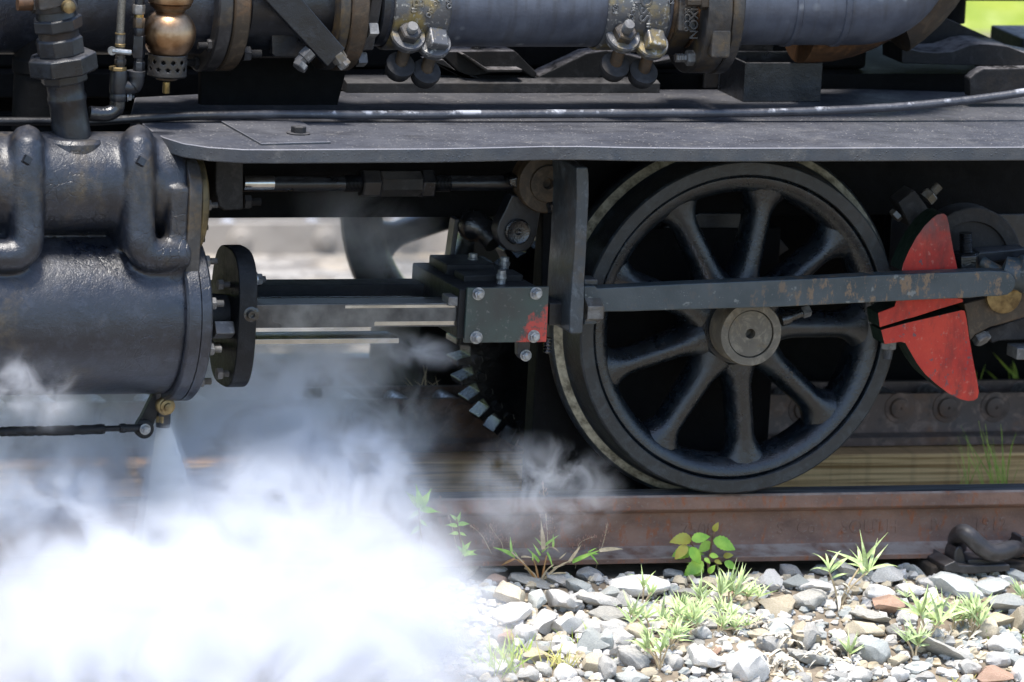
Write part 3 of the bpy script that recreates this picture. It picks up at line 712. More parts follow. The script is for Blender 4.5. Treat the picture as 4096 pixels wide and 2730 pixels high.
c = P('c7', 938, 622, -.005); m = MB(); m.lathe([(0, .0235), (.006, .0235), (.008, .021), (.006, .017), (.006, .006), (.003, .003)], c, YN, 30); m.build('rocker_pivot', 'oily_black', rk)
inst(HEXO, 'rocker_bolt', rk, P('c7', 1160, 450, -.02), aim((.6, -.8, 0)), 1.7)
plate('c7', [(1105, 430), (1270, 400), (1280, 1000), (1100, 990)], .06, .09, 'guide_yoke', 'sooty_black', L, .004)
m = MB(); m.tube(smooth_path([P('c7', x, y, Y) for x, y, Y in ((600, 540, .12), (650, 580, .10), (730, 620, .08), (800, 690, .06))], 5), [.02, .022, .024, .028, .03, .03, .03, .028, .026, .025, .024, .024, .024, .024, .024, .024], 16); m.build('rocker_shaft', 'oily_black', rk)
plate('c7', [(530, 540), (565, 540), (520, 820), (490, 820)], .10, .13, 'stay_rod', 'black_paint', L, .002)
# lower link next to the pinion
# ---- gland block between chest cover and valve rod
plate('c5', [(1845, 240), (2085, 240), (2085, 730), (1920, 735), (1870, 700), (1840, 560)], -.05, .06, 'valve_gland', 'dusty_black', L, .004)
inst(STUDD, 'gland_nut', vr, P('c5', 2085, 660, -.02), aim(XP), 1.3)
# ---- frames, stretchers, ashpan: the dark body of the engine
zf = at(1200, 872, .17).z
m = MB(); m.box(at(700, 700, .17).x-.8, 1.6, .17, .20, zf, .668); frame = m.build('main_frame', 'sooty_black', L, .002)
m = MB(); m.box(at(3560, 900, .17).x, 1.6, .165, .20, .30, zf+.002); m.build('horn_guide', 'black_paint', frame, .002)
m = MB(); m.box(-.25, -.10, .165, .20, .10, zf+.002); m.build('horn_guide', 'sooty_black', frame, .002)
plate('c8', [(380, 460), (560, 330), (700, 275), (880, 275), (880, 385), (740, 385), (600, 450), (470, 540)], .16, .17, 'spring_hanger', 'black_paint', frame, .002)
plate('c8', [(1000, 330), (1090, 430), (960, 520), (900, 420)], .16, .17, 'spring_hanger', 'black_paint', frame, .002)
m = MB(); m.box(at(700, 700, 1.22).x-.8, 1.6, 1.20, 1.23, .40, .60); m.build('main_frame', 'sooty_black', L, .002)
m = MB(); m.box(-.10, 1.6, .30, 1.18, .34, .55); m.build('ash_pan', 'sooty_black', L, .01)
m = MB(); m.box(-.30, -.102, .88, 1.18, -.02, .17); m.build('ash_pan_hopper', 'sooty_black', L, .01)
m = MB(); m.box(-.10, 1.6, .88, 1.18, -.02, .338); m.build('ash_pan_hopper', 'sooty_black', L, .01)
m = MB(); m.box(-2.6, .64, .42, 1.25, .655, .70); m.build('deck_plate', 'sooty_black', L, .003)
m = MB(); m.lathe([(0, .42), (3.4, .42)], (-2.6, .69, 1.22), XP, 48); m.build('boiler', 'sooty_black', L)
m = MB(); m.box(-1.9, .40, .46, 1.2, .701, 1.1); m.build('smokebox_saddle', 'sooty_black', L, .01)
m = MB(); m.lathe([(0, .055), (1.3, .055)], (0, .02, .305), (0, 1, 0), 32); m.build('axle', 'sooty_black', L)
m = MB(); m.box(-.33, .13, .155, .20, -.03, .46); m.build('brake_beam_plate', 'sooty_black', L, .004)
# far-side slide bar
m = MB(); m.box(-1.2, -.45, 1.40, 1.46, .33, .375); m.build('slide_bar', 'oily_black', L, .002)
# ---- rack pinion
pc = at(2270, 1366, .46); RP = .190; NT = 34; pts = []
for k in range(NT):
    for da, rr in ((-.50, RP), (-.24, RP), (-.17, RP+.027), (.12, RP+.027), (.22, RP)):
        a = 2*math.pi*(k+da)/NT; pts.append(Vector((pc.x+rr*math.cos(a), .46, pc.z+rr*math.sin(a))))
m = MB(); m.prism(pts, (0, .06, 0)); pin = m.build('rack_pinion', 'oily_black', L, .0015)
for k in range(NT):
    a = 2*math.pi*(k+.0)/NT
    if math.cos(a) < 0.3 and math.sin(a) < .35:
        inst(HEXO, 'tooth_bolt', pin, (pc.x+(RP-.012)*math.cos(a), .46, pc.z+(RP-.012)*math.sin(a)), aim(YN), 1.0)
# ---- drain cock and its linkage
pd = P('d6', 800, 400, YC)
m = MB(); m.lathe([(-.012, .022), (.03, .02), (.042, .018), (.046, .017)], P('d6', 790, 345, YC)+Vector((0, 0, .012)), (0, 0, -1), 20); ck = m.build('drain_cock', 'black_paint', L, .001)
m = MB(); m.lathe([(0, .0145), (.012, .0145)], P('d6', 795, 388, YC), (0, 0, -1), 6); m.build('cock_nut', 'brown_iron', ck, .0008)
c = P('d6', 815, 505, YC-.025)
m = MB(); m.lathe([(-.05, .016), (0, .0165), (.001, .0155), (.004, .0155), (.005, .013), (.010, .0125), (.011, .0075), (.017, .007), (.018, .004)], c, YN, 32); m.build('cock_plug', 'dull_brass', ck)
m = MB(); m.lathe([(0, .0135), (.012, .0135)], P('d6', 785, 588, YC-.005), (0, 0, -1), 6, phase=.3); m.build('cock_outlet', 'dull_brass', ck, .0008)
m = MB(); m.lathe([(0, .013), (.05, .013)], P('d6', 800, 440, YC-.005), (0, 0, -1), 16); m.build('cock_body', 'black_paint', ck)
lv = plate('d6', [(705, 390), (760, 380), (830, 470), (740, 580), (690, 720), (640, 735), (555, 670), (600, 600), (660, 480)], YC-.012, YC+.004, 'cock_lever', 'greasy_black', ck, .002)
pts = [P('d6', x, y, YC-.02) for x, y in ((-760, 737), (-500, 730), (-200, 726), (100, 717), (260, 709))]
rng = random.Random(3)
m = MB(); sp_ = smooth_path(pts, 14); m.tube(sp_, [.0082+rng.uniform(-.0007, .0012) for _ in sp_], 12); dr = m.build('drain_rod', 'greasy_black', L, angle=180)
m = MB(); m.tube([P('d6', x, y, YC-.02) for x, y in ((262, 708), (330, 706), (402, 704))], .0052, 10); m.tube([P('d6', x, y, YC-.02) for x, y in ((402, 704), (420, 703), (445, 702), (460, 702), (560, 700), (590, 704))], [.0078, .0085, .0085, .007, .0065, .009], 12); m.build('rod_end', 'greasy_black', dr)
inst(STUDB, 'lever_nut', ck, P('d6', 628, 712, YC-.03), aim(YN), .8)
m = MB(); m.lathe([(-.012, .017), (0, .017), (.002, .014)], P('d6', 625, 712, YC-.02), YN, 24); m.build('lever_eye', 'greasy_black', ck)
# ---- upper pipework over the running board
YT = .10; PYA = 2.0
ZT = at(2100, PYA, YT).z
def XT(px, R): return at(px, PYA, YT-R).x
def disc(px0, px1, R, name, mat, parent=None, n=56, bevel=.002, phase=0.0, r2=None):
    x0 = XT(px0, R); x1 = XT(px1, R); e = min(.003, (x1-x0)*.2)
    return MB().lathe([(0, R-e), (e, R), (x1-x0-e, r2 or R), (x1-x0, (r2 or R)-e)], (x0, YT, ZT), XP, n, phase=phase).build(name, mat, parent or L, 0 if n > 12 else bevel)
lp = disc(-260, 882, .098, 'steam_pipe', 'cast_paint')
disc(879, 939, .128, 'pipe_flange', 'flange_paint', lp); disc(943, 1010, .127, 'pipe_flange', 'brown_iron', lp)
disc(1008, 1372, .088, 'pipe_length', 'black_paint', lp)
disc(1369, 1411, .125, 'pipe_flange', 'flange_paint', lp); disc(1414, 1484, .126, 'pipe_flange', 'brown_iron', lp)
disc(1484, 1534, .104, 'hex_union', 'flange_paint', lp, n=6, phase=.35); disc(1534, 1600, .083, 'pipe_collar', 'black_paint', lp)
def ring_nuts(px, R, angs, parent, sgn=1, mesh=STUD, s=1.5):
    for a in angs:
        a = math.radians(a); x = XT(px, R)
        inst(mesh, 'flange_nut', parent, (x, YT-R*math.cos(a), ZT+R*math.sin(a)), aim((sgn, 0, 0)), s)
ring_nuts(1484, .112, (-62, -20), lp, 1, SQR, 1.3)
ring_nuts(879, .112, (-38, -80), lp, -1, STUDD, 1.2)
ring_nuts(1010, .112, (-50,), lp, 1, STUDD, 1.4)
hose = disc(1560, 2700, .083, 'hose', 'galvanised_hose')
def clamp(px0, px1, flip):
    x0 = XT(px0, .09); x1 = XT(px1, .09); w = x1-x0
    m = MB(); m.lathe([(0, .0845), (.002, .088), (.012, .0895), (w*.35, .0885), (w*.42, .0915), (w*.55, .089), (w*.66, .0925), (w*.8, .090), (w-.004, .089), (w, .0855)], (x0, YT, ZT), XP, 64, cap=False)
    c = m.build('hose_clamp', 'cast_clamp', L, label='grey and yellow cast clamp on the hose')
    for t in (.28, .74):
        xc = x0+w*t; a = math.radians(-66 if t < .5 else -60)
        # upper lug and the lower lug under it, joined by a bolt
        n = Vector((0, -math.cos(a), math.sin(a)))
        pz = Vector((xc, YT-.078, ZT-.052 - (.012 if t > .5 else 0)))
        m = MB(); m.lathe([(-.012, .030), (.0, .032), (.004, .030)], pz, (0, -.75, .66), 26); m.build('clamp_lug', 'cast_clamp', c)
        pl = pz + Vector((-.004, .028, -.062)); m = MB(); m.lathe([(-.020, .016), (-.012, .023), (.006, .027), (.012, .026), (.014, .020), (.014, .010)], pl, (0, -.75, .66), 26); m.build('lower_lug', 'dusty_black', c)
        m = MB(); m.lathe([(0, .0115), (.07, .0115)], pl+Vector((0, .0, -.004)), (pz-pl), 14); m.build('clamp_bolt', 'brown_iron', c)
        if t < .5:
            me = hexbolt_mesh('clamp_nut', 'flange_paint', head=.017, r=.021, stud=.0)
            inst(me, 'clamp_nut', c, pz+Vector((0, -.75, .66)).normalized()*.004, aim((0, -.75, .66)))
            m = MB(); m.lathe([(0, .0105)]+[(.002*i, .0105 if i % 2 else .0092) for i in range(1, 7 if not flip else 11)], pz+Vector((0, -.75, .66)).normalized()*.021, (0, -.75, .66), 14); m.build('bolt_end', 'nut_steel', c)
        else:
            m = MB(); m.lathe([(0, .026), (.016, .026), (.019, .023)], pz+Vector((0, -.75, .66)).normalized()*.004, (.25, -.75, .66), 4, phase=.55); m.build('bolt_head', 'cast_clamp', c, .002)
    return c
def around(px, py, R):
    """point on the pipe surface seen at this pixel"""
    v = _ray(px, py); o = CAM
    a = v.y**2+v.z**2; oy, oz = o.y-YT, o.z-ZT; b = 2*(oy*v.y+oz*v.z); cc = oy*oy+oz*oz-R*R
    t = (-b-math.sqrt(max(0, b*b-4*a*cc)))/(2*a); p = o+v*t
    return p, Vector((0, p.y-YT, p.z-ZT)).normalized()
cl1 = clamp(1585, 1813, False); cl2 = clamp(2440, 2690, True)
def stamp(body, size, g, x, y, R, parent, rot, depth=.0024):
    p, n = around(*q(g, x, y), R); t = XP.cross(n)          # t: round the pipe
    r = XP*math.cos(rot)-t*math.sin(rot) if False else (XP*math.cos(rot) + n.cross(XP)*math.sin(rot))
    lettering(body, size, parent, p-n*.0004, n, r, 'cast_clamp', depth)
stamp('"B', .030, 'c2', 1445, 50, .0895, cl1, math.pi/2)
stamp('DIXON', .013, 'c2', 1570, 62, .0895, cl1, math.pi/2-.5)
stamp('2O', .012, 'c2', 1700, 40, .0895, cl1, -math.pi/2)
stamp('OSS"', .030, 'c3', 1240, 95, .0895, cl2, -math.pi/2)
stamp('V&CCO', .013, 'c3', 1135, 110, .0895, cl2, -math.pi/2-.35)
stamp('524', .012, 'c3', 985, 80, .0895, cl2, -math.pi/2)
stamp('12', .012, 'c3', 1460, 15, .0895, cl2, 0.0)
disc(2700, 2728, .082, 'hose_collar', 'brown_iron', hose)
hx = disc(2726, 2802, .098, 'hex_coupling', 'flange_paint', hose, n=6, phase=-.10)
for body, x, y, s in (('DIXON', 1655, 165, .022), ('V&CCo', 1600, 150, .016)):
    R = .098*math.cos(math.pi/6)
    p = at(*q('c3', x, y), YT-.0925); lettering(body, s, hx, p, (0, -.94, .10), (0, 0, -1), 'flange_paint', .0012)
disc(2802, 2842, .086, 'rusty_collar', 'rust_iron', hose)
fl = disc(2841, 2938, .130, 'pipe_flange', 'flange_paint', hose); disc(2941, 2987, .131, 'pipe_flange', 'flange_paint', hose)
for a in (-57,):
    a = math.radians(a); x = XT(2841, .11); p = Vector((x, YT-.112*math.cos(a), ZT+.112*math.sin(a)))
    m = MB(); m.lathe([(0, .016), (.004, .016), (.004, .0145), (.020, .0145), (.022, .012), (.022, .0085)]+[(.022+.0022*i, .0085 if i % 2 else .0075) for i in range(1, 10)], p, (-1, 0, 0), 6, phase=.2); m.build('flange_bolt', 'nut_steel', hose, .0008)
a = math.radians(-27); p = Vector((XT(2900, .13), YT-.128*math.cos(a), ZT+.128*math.sin(a))); m = MB(); m.box(-.018, .018, -.012, .012, -.026, .026); m.build('flange_tab', 'flange_paint', hose, .004, loc=p)
a = math.radians(8); p = Vector((XT(2841, .11), YT-.112*math.cos(a), ZT+.112*math.sin(a))); m = MB(); m.lathe([(0, .0145), (.018, .0145), (.020, .012), (.02, .009), (.045, .009)], p, (-1, 0, 0), 6); m.build('flange_bolt', 'brown_iron', hose, .0008)
# right-hand pipe and elbow
RE = .079
xa = XT(2985, RE); xb = XT(3490, RE); pts = [Vector((xa, YT, ZT)), Vector((xb-.05, YT, ZT))]
for k in range(0, 13):
    a = math.pi/2*k/12; pts.append(Vector((xb+.12*math.sin(a), YT+.05*(1-math.cos(a)), ZT+.11*(1-math.cos(a)))))
pts.append(pts[-1]+Vector((0, .0, .2)))
el = MB().tube(pts, RE, 40).build('elbow_pipe', 'galvanised_hose', L, label='blue grey elbow pipe with welds')
for px in (3190, 3385):
    x = XT(px, RE); m = MB(); m.lathe([(0, RE-.001), (.002, RE+.003), (.012, RE+.003), (.015, RE-.001)], (x, YT, ZT), XP, 48, cap=False); m.build('weld_seam', 'galvanised_hose', el)
pts = [Vector((xb-.07+.0, YT+.10, ZT-.03))]
for k in range(0, 13):
    a = math.pi/2*k/12; pts.append(Vector((xb-.05+.21*math.sin(a), YT+.10, ZT-.03+.22*(1-math.cos(a)))))
pts.append(pts[-1]+Vector((.02, 0, .2)))
MB().tube(pts, .098, 36).build('rusty_elbow', 'rust_iron', L)
MB().tube([p_+Vector((.03, .02, -.02)) for p_ in pts[5:]], .108, 36).build('elbow_collar', 'brown_iron', L)
# ---- diagonal strap and its mounting plate
YS = -.04
plate('c2', [(170, -60), (700, -60), (705, 200), (700, 320), (600, 480), (560, 495), (220, 490), (190, 470)], .03, .045, 'mounting_plate', 'black_paint', L, .003)
ds = plate('c2', [(60, -60), (150, 20), (665, 572), (815, 420), (760, 360), (400, -60)], YS, YS+.03, 'diagonal_strap', 'black_paint', L, .002)
for x, y, dx in ((478, 480, -1), (765, 500, 1)):
    p = P('c2', x, y, YS+.012); m = MB(); m.lathe([(-.012, .014), (.006, .014), (.006, .011), (.018, .011), (.02, .009)], p, Vector((-.7, 0, -.7)) if dx < 0 else Vector((.55, 0, -.75)), 6); m.build('strap_bolt', 'nut_steel', ds, .0008)
inst(HEX, 'strap_bolt', ds, P('c2', 445, 545, YS+.01), aim((-.6, -.2, -.7)), 1.4); inst(HEX, 'strap_bolt', ds, P('c2', 790, 535, YS+.01), aim((.6, -.3, -.7)), 1.3)
# black bracket plates hanging behind
plate('c2', [(-420, 500), (420, 500), (760, 560), (830, 600), (770, 830), (740, 945), (-420, 945)], .20, .22, 'support_bracket', 'sooty_black', L, .003)
# ---- open box on the board
bx0 = atz(2972, 409, ZB); bx1 = atz(3282, 409, ZB); zt_ = at(2972, 252, bx0.y).z
w_, D_ = bx1.x-bx0.x, .135; t_ = .006
m = MB()
m.box(bx0.x, bx1.x, bx0.y, bx0.y+t_, ZB, zt_); m.box(bx0.x, bx1.x, bx0.y+D_-t_, bx0.y+D_, ZB, zt_)
m.box(bx0.x+.0005, bx0.x+t_, bx0.y+t_, bx0.y+D_-t_, ZB, zt_-.0005); m.box(bx1.x-t_, bx1.x-.0005, bx0.y+t_, bx0.y+D_-t_, ZB, zt_-.0005)
m.box(bx0.x+t_, bx1.x-t_, bx0.y+t_, bx0.y+D_-t_, ZB+.001, ZB+.006)
m.build('tool_tray', 'black_paint', L, .0015)
m = MB(); m.box(bx0.x-.02, bx1.x-.04, bx0.y+.15, bx0.y+.16, ZB, zt_+.03); m.build('tray_back_plate', 'dusty_black', L, .002)
# ---- pieces at the back right
plate('e4', [(30, 730), (130, 770), (330, 812), (560, 828), (820, 815), (950, 770), (1100, 715), (1250, 690), (1400, 696), (1700, 735), (1940, 825), (2300, 900), (2300, 1060), (30, 1000)], .34, .44, 'curved_bracket', 'dusty_lit_top', L, .002)
plate('e4', [(200, 330), (510, 180), (720, 285), (1100, 455), (1690, 718), (2300, 990), (2300, 1050), (1250, 760), (870, 860), (200, 700)], .47, .60, 'gusset_plate', 'dusty_lit_top', L, .002)
plate('e4', [(1100, 1530), (1088, 1240), (1190, 1150), (1310, 1082), (1940, 1070), (2400, 1060), (2400, 1500)], .17, .20, 'end_bracket', 'dusty_lit_top', L, .003)
pk = at(*q('e4', 1420, 395), .80); m = MB(); m.box(pk.x, pk.x+.8, .64, .80, pk.z-.04, pk.z); m.build('deck_plank', 'dusty_lit_top', L, .003)
pk = at(*q('e4', 775, 100), .62); m = MB(); m.lathe([(0, .031), (.5, .031)], pk-Vector((0, 0, .03)), ZP, 20); m.build('post', 'sooty_black', L)
# ---- brace work behind the hose
plate('e8', [(470, 405), (820, 400), (1000, 400), (1180, 580), (1150, 620), (1060, 560), (800, 580), (680, 600), (580, 590), (440, 450)], .36, .50, 'brace_plate', 'dusty_lit_top', L, .003)
plate('e8', [(580, 430), (780, 570), (1060, 570), (1060, 545), (790, 545), (600, 420)], .33, .37, 'brace_plate', 'dusty_lit_top', L, .002)
plate('e8', [(300, 470), (440, 470), (580, 590), (690, 600), (920, 690), (760, 700), (560, 600)], .36, .40, 'brace_plate', 'dusty_lit_top', L, .003)
plate('e8', [(1180, 600), (1350, 520), (1560, 420), (1720, 395), (1900, 430), (2100, 480), (2353, 430), (2353, 480), (1930, 535), (1650, 620), (1450, 700), (1290, 700), (1170, 640)], .37, .42, 'spring_strap', 'dusty_lit_top', L, .004)
for x, y, t in ((695, 460, 355), (750, 500, 425)):
    p = P('e8', x, y, .38); m = MB(); h = (y-t)*.51/2180
    m.lathe([(0, .014), (.016, .014), (.018, .011), (.018, .009)]+[(.018+.002*i, .0095 if i % 2 else .008) for i in range(1, max(4, int((h-.018)/.002)))], p, ZP, 8); m.build('brace_stud', 'dusty_black', L)
# ---- vertical relief valve on the chest
YR = -.10
def ax(g, x, y): return P(g, x, y, YR)
pts_c = [ax('c1', 610, 1130), ax('c1', 608, 1000), ax('c1', 600, 720), ax('c1', 560, 590), ax('c1', 525, 430), ax('c1', 500, 330), ax('c1', 480, 220)]
top_ = ax('c1', 470, 60); base_ = ax('c1', 612, 1150); axis = (top_-base_).normalized()
def on(g, x, y):                                # height along the valve axis at a pixel row
    p = ax(g, x, y); return (p-base_).dot(axis)
vb = MB(); vb.lathe([(-.06, .060), (-.018, .060), (-.004, .0585), (.002, .052), (.002, .030)], base_+Vector((.0, 0, -.006)), ZP, 40); vbase = vb.build('valve_base', 'cast_paint', L, .001)
m = MB(); m.lathe([(-.01, .034), (.02, .0335), (.026, .0325), (.055, .0325), (.062, .0345), (.067, .0345), (.073, .0325), (.092, .0325), (.095, .034)], base_, axis, 32); pip = m.build('relief_valve', 'black_paint', L)
def hexs(t0, t1, r, mt='black_paint', n=6, ph=.2, name='valve_nut'):
    MB().lathe([(t0, r*.94), (t0+.003, r), (t1-.003, r), (t1, r*.93)], base_, axis, n, phase=ph).build(name, mt, pip, .0012)
hexs(.093, .111, .0415, n=8, ph=.3, name='valve_neck'); hexs(.110, .143, .0615, ph=.30, n=7); hexs(.142, .174, .0425, n=8, ph=.25, name='valve_neck')
MB().lathe([(.173+.0009*i, .0355 if i % 2 else .034) for i in range(18)], base_, axis, 32).build('valve_thread', 'brown_iron', pip)
hexs(.187, .210, .0445, n=7, ph=.4)
MB().lathe([(.209, .036), (.222, .034), (.224, .040), (.236, .041), (.25, .038)], base_, axis, 24).build('valve_top', 'black_paint', pip)
m = MB(); m.tube([ax('c1', 150, 38), ax('c1', 300, 36)], .0115, 14); m.build('clamp_screw', 'rust_iron', pip)
m = MB(); m.lathe([(0, .018), (.026, .018)], ax('c1', 272, 32), XP, 6); m.build('clamp_screw_nut', 'flange_paint', pip, .001)
plate('c1', [(330, -40), (620, -40), (672, 60), (660, 100), (610, 105), (590, 40), (450, 80), (340, 95)], YR-.045, YR-.02, 'valve_strap', 'flange_paint', pip, .003)
m = MB(); m.lathe([(0, .012), (.012, .011), (.015, .006)], ax('c1', 515, 22)+Vector((0, -.045, 0)), YN, 16); m.build('strap_rivet', 'dull_brass', pip)
# dark mass beside it
m = MB(); m.lathe([(0, .042), (.10, .042), (.105, .046), (.125, .046), (.13, .042), (.3, .042)], at(140, 520, .06), ZP, 32); m.build('exhaust_stub', 'sooty_black', L)
# ---- small hoses, fittings and elbow
YH = -.06
hz = MB(); hz.tube(smooth_path([P('c1', x, y, YH) for x, y in ((1055, -80), (1040, 60), (1032, 200), (1028, 290))], 6), .0072, 12); hz = hz.build('braided_hose', 'braided_steel', L)
def stack(g, x, rows, parent, Yq):
    """rows: (y0, y1, radius, sides, material, name) drawn down a vertical fitting"""
    for y0, y1, r, n, mt, nm in rows:
        a = P(g, x, y1, Yq); b = P(g, x, y0, Yq); h = (b-a).length
        MB().lathe([(0, r*.92), (h*.12, r), (h*.88, r), (h, r*.92)], a, ZP, n, phase=.2).build(nm, mt, parent, .0006 if n < 10 else 0)
stack('c1', 1028, [(283, 295, .0092, 20, 'dull_brass', 'ferrule'), (293, 378, .0088, 6, 'nut_steel', 'hose_nut'), (374, 402, .0092, 20, 'dull_brass', 'ferrule'), (400, 500, .0075, 16, 'flange_paint', 'valve_stem'), (478, 512, .009, 6, 'flange_paint', 'hose_nut'), (508, 556, .0105, 6, 'flange_paint', 'hose_nut'), (552, 578, .008, 16, 'flange_paint', 'valve_stem')], hz, YH)
stack('c1', 1008, [(572, 606, .0155, 6, 'dull_brass', 'tee_nut'), (604, 800, .0155, 24, 'black_paint', 'tee_body'), (796, 868, .0145, 24, 'black_paint', 'tee_body')], hz, YH)
m = MB(); m.tube([P('c1', 955, 436, YH-.012), P('c1', 1118, 452, YH-.012)], .0048, 10); m.lathe([(-.002, .0075), (.002, .0075)], P('c1', 958, 436, YH-.013), YN, 16); m.build('valve_lever', 'bright_nut', hz)
tb = MB(); tb.tube(smooth_path([P('c1', x, y, YH) for x, y in ((1200, -80), (1195, 0), (1192, 60))], 4), .0085, 14); tb = tb.build('oil_tube', 'black_paint', L)
stack('c1', 1187, [(40, 122, .0112, 6, 'nut_steel', 'tube_nut'), (120, 152, .0085, 18, 'brass', 'ferrule'), (150, 240, .0105, 6, 'flange_paint', 'tube_nut'), (240, 308, .0098, 18, 'black_paint', 'sleeve'), (306, 496, .0125, 4, 'black_paint', 'block'), (494, 530, .008, 18, 'black_paint', 'sleeve'), (528, 626, .0105, 6, 'black_paint', 'tube_nut')], tb, YH)
m = MB(); m.tube(smooth_path([P('c1', x, y, YH) for x, y in ((1165, 620), (1162, 690), (1140, 740), (1095, 752), (1030, 740))], 6), [.0145]*13+[.0125]*12, 18); m.lathe([(-.004, .0165), (.005, .0165)], P('c1', 1162, 632, YH), ZP, 20); m.build('elbow', 'black_paint', tb)
m = MB(); m.tube(smooth_path([P('c1', x, y, YH) for x, y in ((1005, 860), (1000, 920), (960, 960), (890, 978), (800, 975), (760, 970))], 6), .0135, 18); m.build('elbow', 'oily_black', hz)
inst(STUDB, 'drain_plug', hz, P('c1', 1090, 830, YH), aim((1, -.3, 0)), .7)
# ---- copper lubricator bowl with perforated skirt
YQ = -.05; cq = P('c1', 1445, 290, YQ); k1 = .46749/2182
def hq(y): return (290-y)*k1
bow = MB(); prof = []
for i in range(0, 17):
    a = math.radians(-52+i*(52+58)/16); prof.append((.0485*math.sin(a)*.98, .0475*math.cos(a)))
prof += [(hq(78), .0305), (hq(72), .0335), (hq(40), .0385), (hq(34), .0365), (hq(26), .0395), (hq(5), .0405), (hq(-30), .040)]
bow = MB().lathe(prof, cq, ZP, 48).build('lubricator_bowl', 'copper', L, label='round copper lubricator bowl with a rim')
sk = MB(); y0, y1 = hq(455), hq(632); R = .0345; vs = []; fs = []; nx, ny = 108, 24
hole = []
for row, off in ((512, 0), (572, .5)):
    for i in range(12): hole.append(((i+off)/12, hq(row)))
for j in range(ny+1):
    for i in range(nx):
        a = 2*math.pi*i/nx; vs.append(cq+Vector((math.sin(a)*R, -math.cos(a)*R, y0+(y1-y0)*j/ny)))
for j in range(ny):
    for i in range(nx):
        zz = y0+(y1-y0)*(j+.5)/ny; aa = (i+.5)/nx
        if all(math.hypot(((aa-h[0]+.5) % 1-.5)*2*math.pi*R, zz-h[1]) > .0041 for h in hole):
            fs.append((j*nx+i, j*nx+(i+1) % nx, (j+1)*nx+(i+1) % nx, (j+1)*nx+i))
sk.add(vs, fs); o = sk.build('perforated_skirt', 'flange_paint', bow); so = o.modifiers.new('wall', 'SOLIDIFY'); so.thickness = .002
MB().lathe([(0, .034), (.001, .026), (-.006, .018), (-.006, .005)], cq+Vector((0, 0, hq(640))), ZP, 32).build('skirt_floor', 'brown_iron', bow)
MB().lathe([(0, .030), (.08, .030)], cq+Vector((0, 0, hq(640))), ZP, 24).build('inner_sleeve', 'sooty_black', bow)
MB().lathe([(hq(782), .0058), (hq(776), .0064), (hq(690), .0064)], cq, ZP, 18).build('brass_spout', 'brass', bow)

# ================================================================== TRACK
def rail_section(yc, top, s=1):
    """flat-bottom rail profile in (y, z)"""
    h = [(-.0325, -.004), (-.0285, -.0007), (0, .0005), (.0285, -.0007), (.0325, -.004), (.0325, -.026), (.029, -.030), (.010, -.037), (.0075, -.044), (.0075, -.090), (.011, -.098), (.030, -.106), (.055, -.110), (.0565, -.112), (.0565, -.120)]
    left = [(-y, z) for y, z in h[::-1]]
    prof = h[3:] + left[:len(left)-4+1]
    return [(yc+y*s, top+z) for y, z in prof]
def rail(name, yc, top, x0, x1, label, face=True, group=None):
    m = MB(); sec = rail_section(yc, top); n = 24; vs = []; fs = []; k = len(sec)
    m.prism([(x0, y, z) for y, z in sec], (x1-x0, 0, 0))
    o = m.build(name, 'rusty_rail', None, .0012); tag(o, label, 'rail', group)
    if face:
        f = MB(); pr = [(-.027, -.0012+.0004), (-.02, .0004), (0, .0011), (.02, .0004), (.027, -.0008)]
        f.prism([(x0, yc+y, top+z+.0003) for y, z in pr]+[(x0, yc+.026, top-.003), (x0, yc-.026, top-.003)], (x1-x0, 0, 0)); f.build('running_face', 'rail_running_face', o)
    return o
near_rail = rail('running_rail', .045, -.004, -3.2, 2.4, 'rusty rail under the spoked wheel with raised numbers on its web')
yw = .045-.0078
def emboss(body, px, py, size):
    p = at(px, py, yw); lettering(body, size, near_rail, p, YN, XP, 'rusty_rail', .0008, 'raised_lettering')
emboss('7508', *q('d4', 790, 345), .034)
emboss('S   Co', *q('d4', 1580, 330), .030)
emboss('SOUTH', *q('d5', 570, 320), .034)
emboss('IV', *q('d5', 1110, 300), .030)
emboss('1912', *q('d5', 1540, 300), .034)
rail('running_rail', 1.345, -.004, -3.2, 2.4, 'far rail of the same track glimpsed behind the rack')
# ---- ladder rack in the middle of the track
rack = empty('rack_rail', (.5, .69, -.04), 'brown steel ladder rack with round rungs lying between the rails', 'rack rail')
RO = Vector((.5, .69, -.04))
for y0, y1, foot in ((.626, .640, -1), (.742, .756, 1)):
    m = MB(); yf = y0-.022 if foot < 0 else y1+.022
    pr = [(y0, .054), (y1, .054), (y1, -.042), (y0, -.042)]
    pr = [(y0, .054), (y1, .054), (y1, -.042), (yf, -.042), (yf, -.026), (y0-.004, -.020), (y0, -.012)] if foot < 0 else [(y1, .054), (y0, .054), (y0, -.042), (yf, -.042), (yf, -.026), (y1+.004, -.020), (y1, -.012)]
    m.prism([(-3.2-RO.x, y-RO.y, z-RO.z) for y, z in pr], (5.6, 0, 0)); m.build('side_bar', 'rack_steel', rack, .001)
pitch = .0975; xb0 = at(*q('d2', 517, 493), .626).x; zb0 = at(*q('d2', 517, 493), .626).z
mr = MB(); mr.lathe([(0, .017), (.108, .017)], (0, 0, 0), (0, 1, 0), 20); mr = mr.mesh('rung', 'rung_steel', 40)
mbolt = MB(); mbolt.lathe([(0, .030), (.0015, .029), (.002, .020), (.007, .0185), (.008, .015), (.008, .003), (.005, .002)], (0, 0, 0), YN, 24); mbolt = mbolt.mesh('rung_rivet', 'rack_steel', 40)
for k in range(-30, 17):
    x = xb0+pitch*k
    inst(mr, 'rung', rack, (x-RO.x, .638-RO.y, zb0+.006-RO.z)); inst(mbolt, 'rung_rivet', rack, (x-RO.x, .626-RO.y, zb0-RO.z))
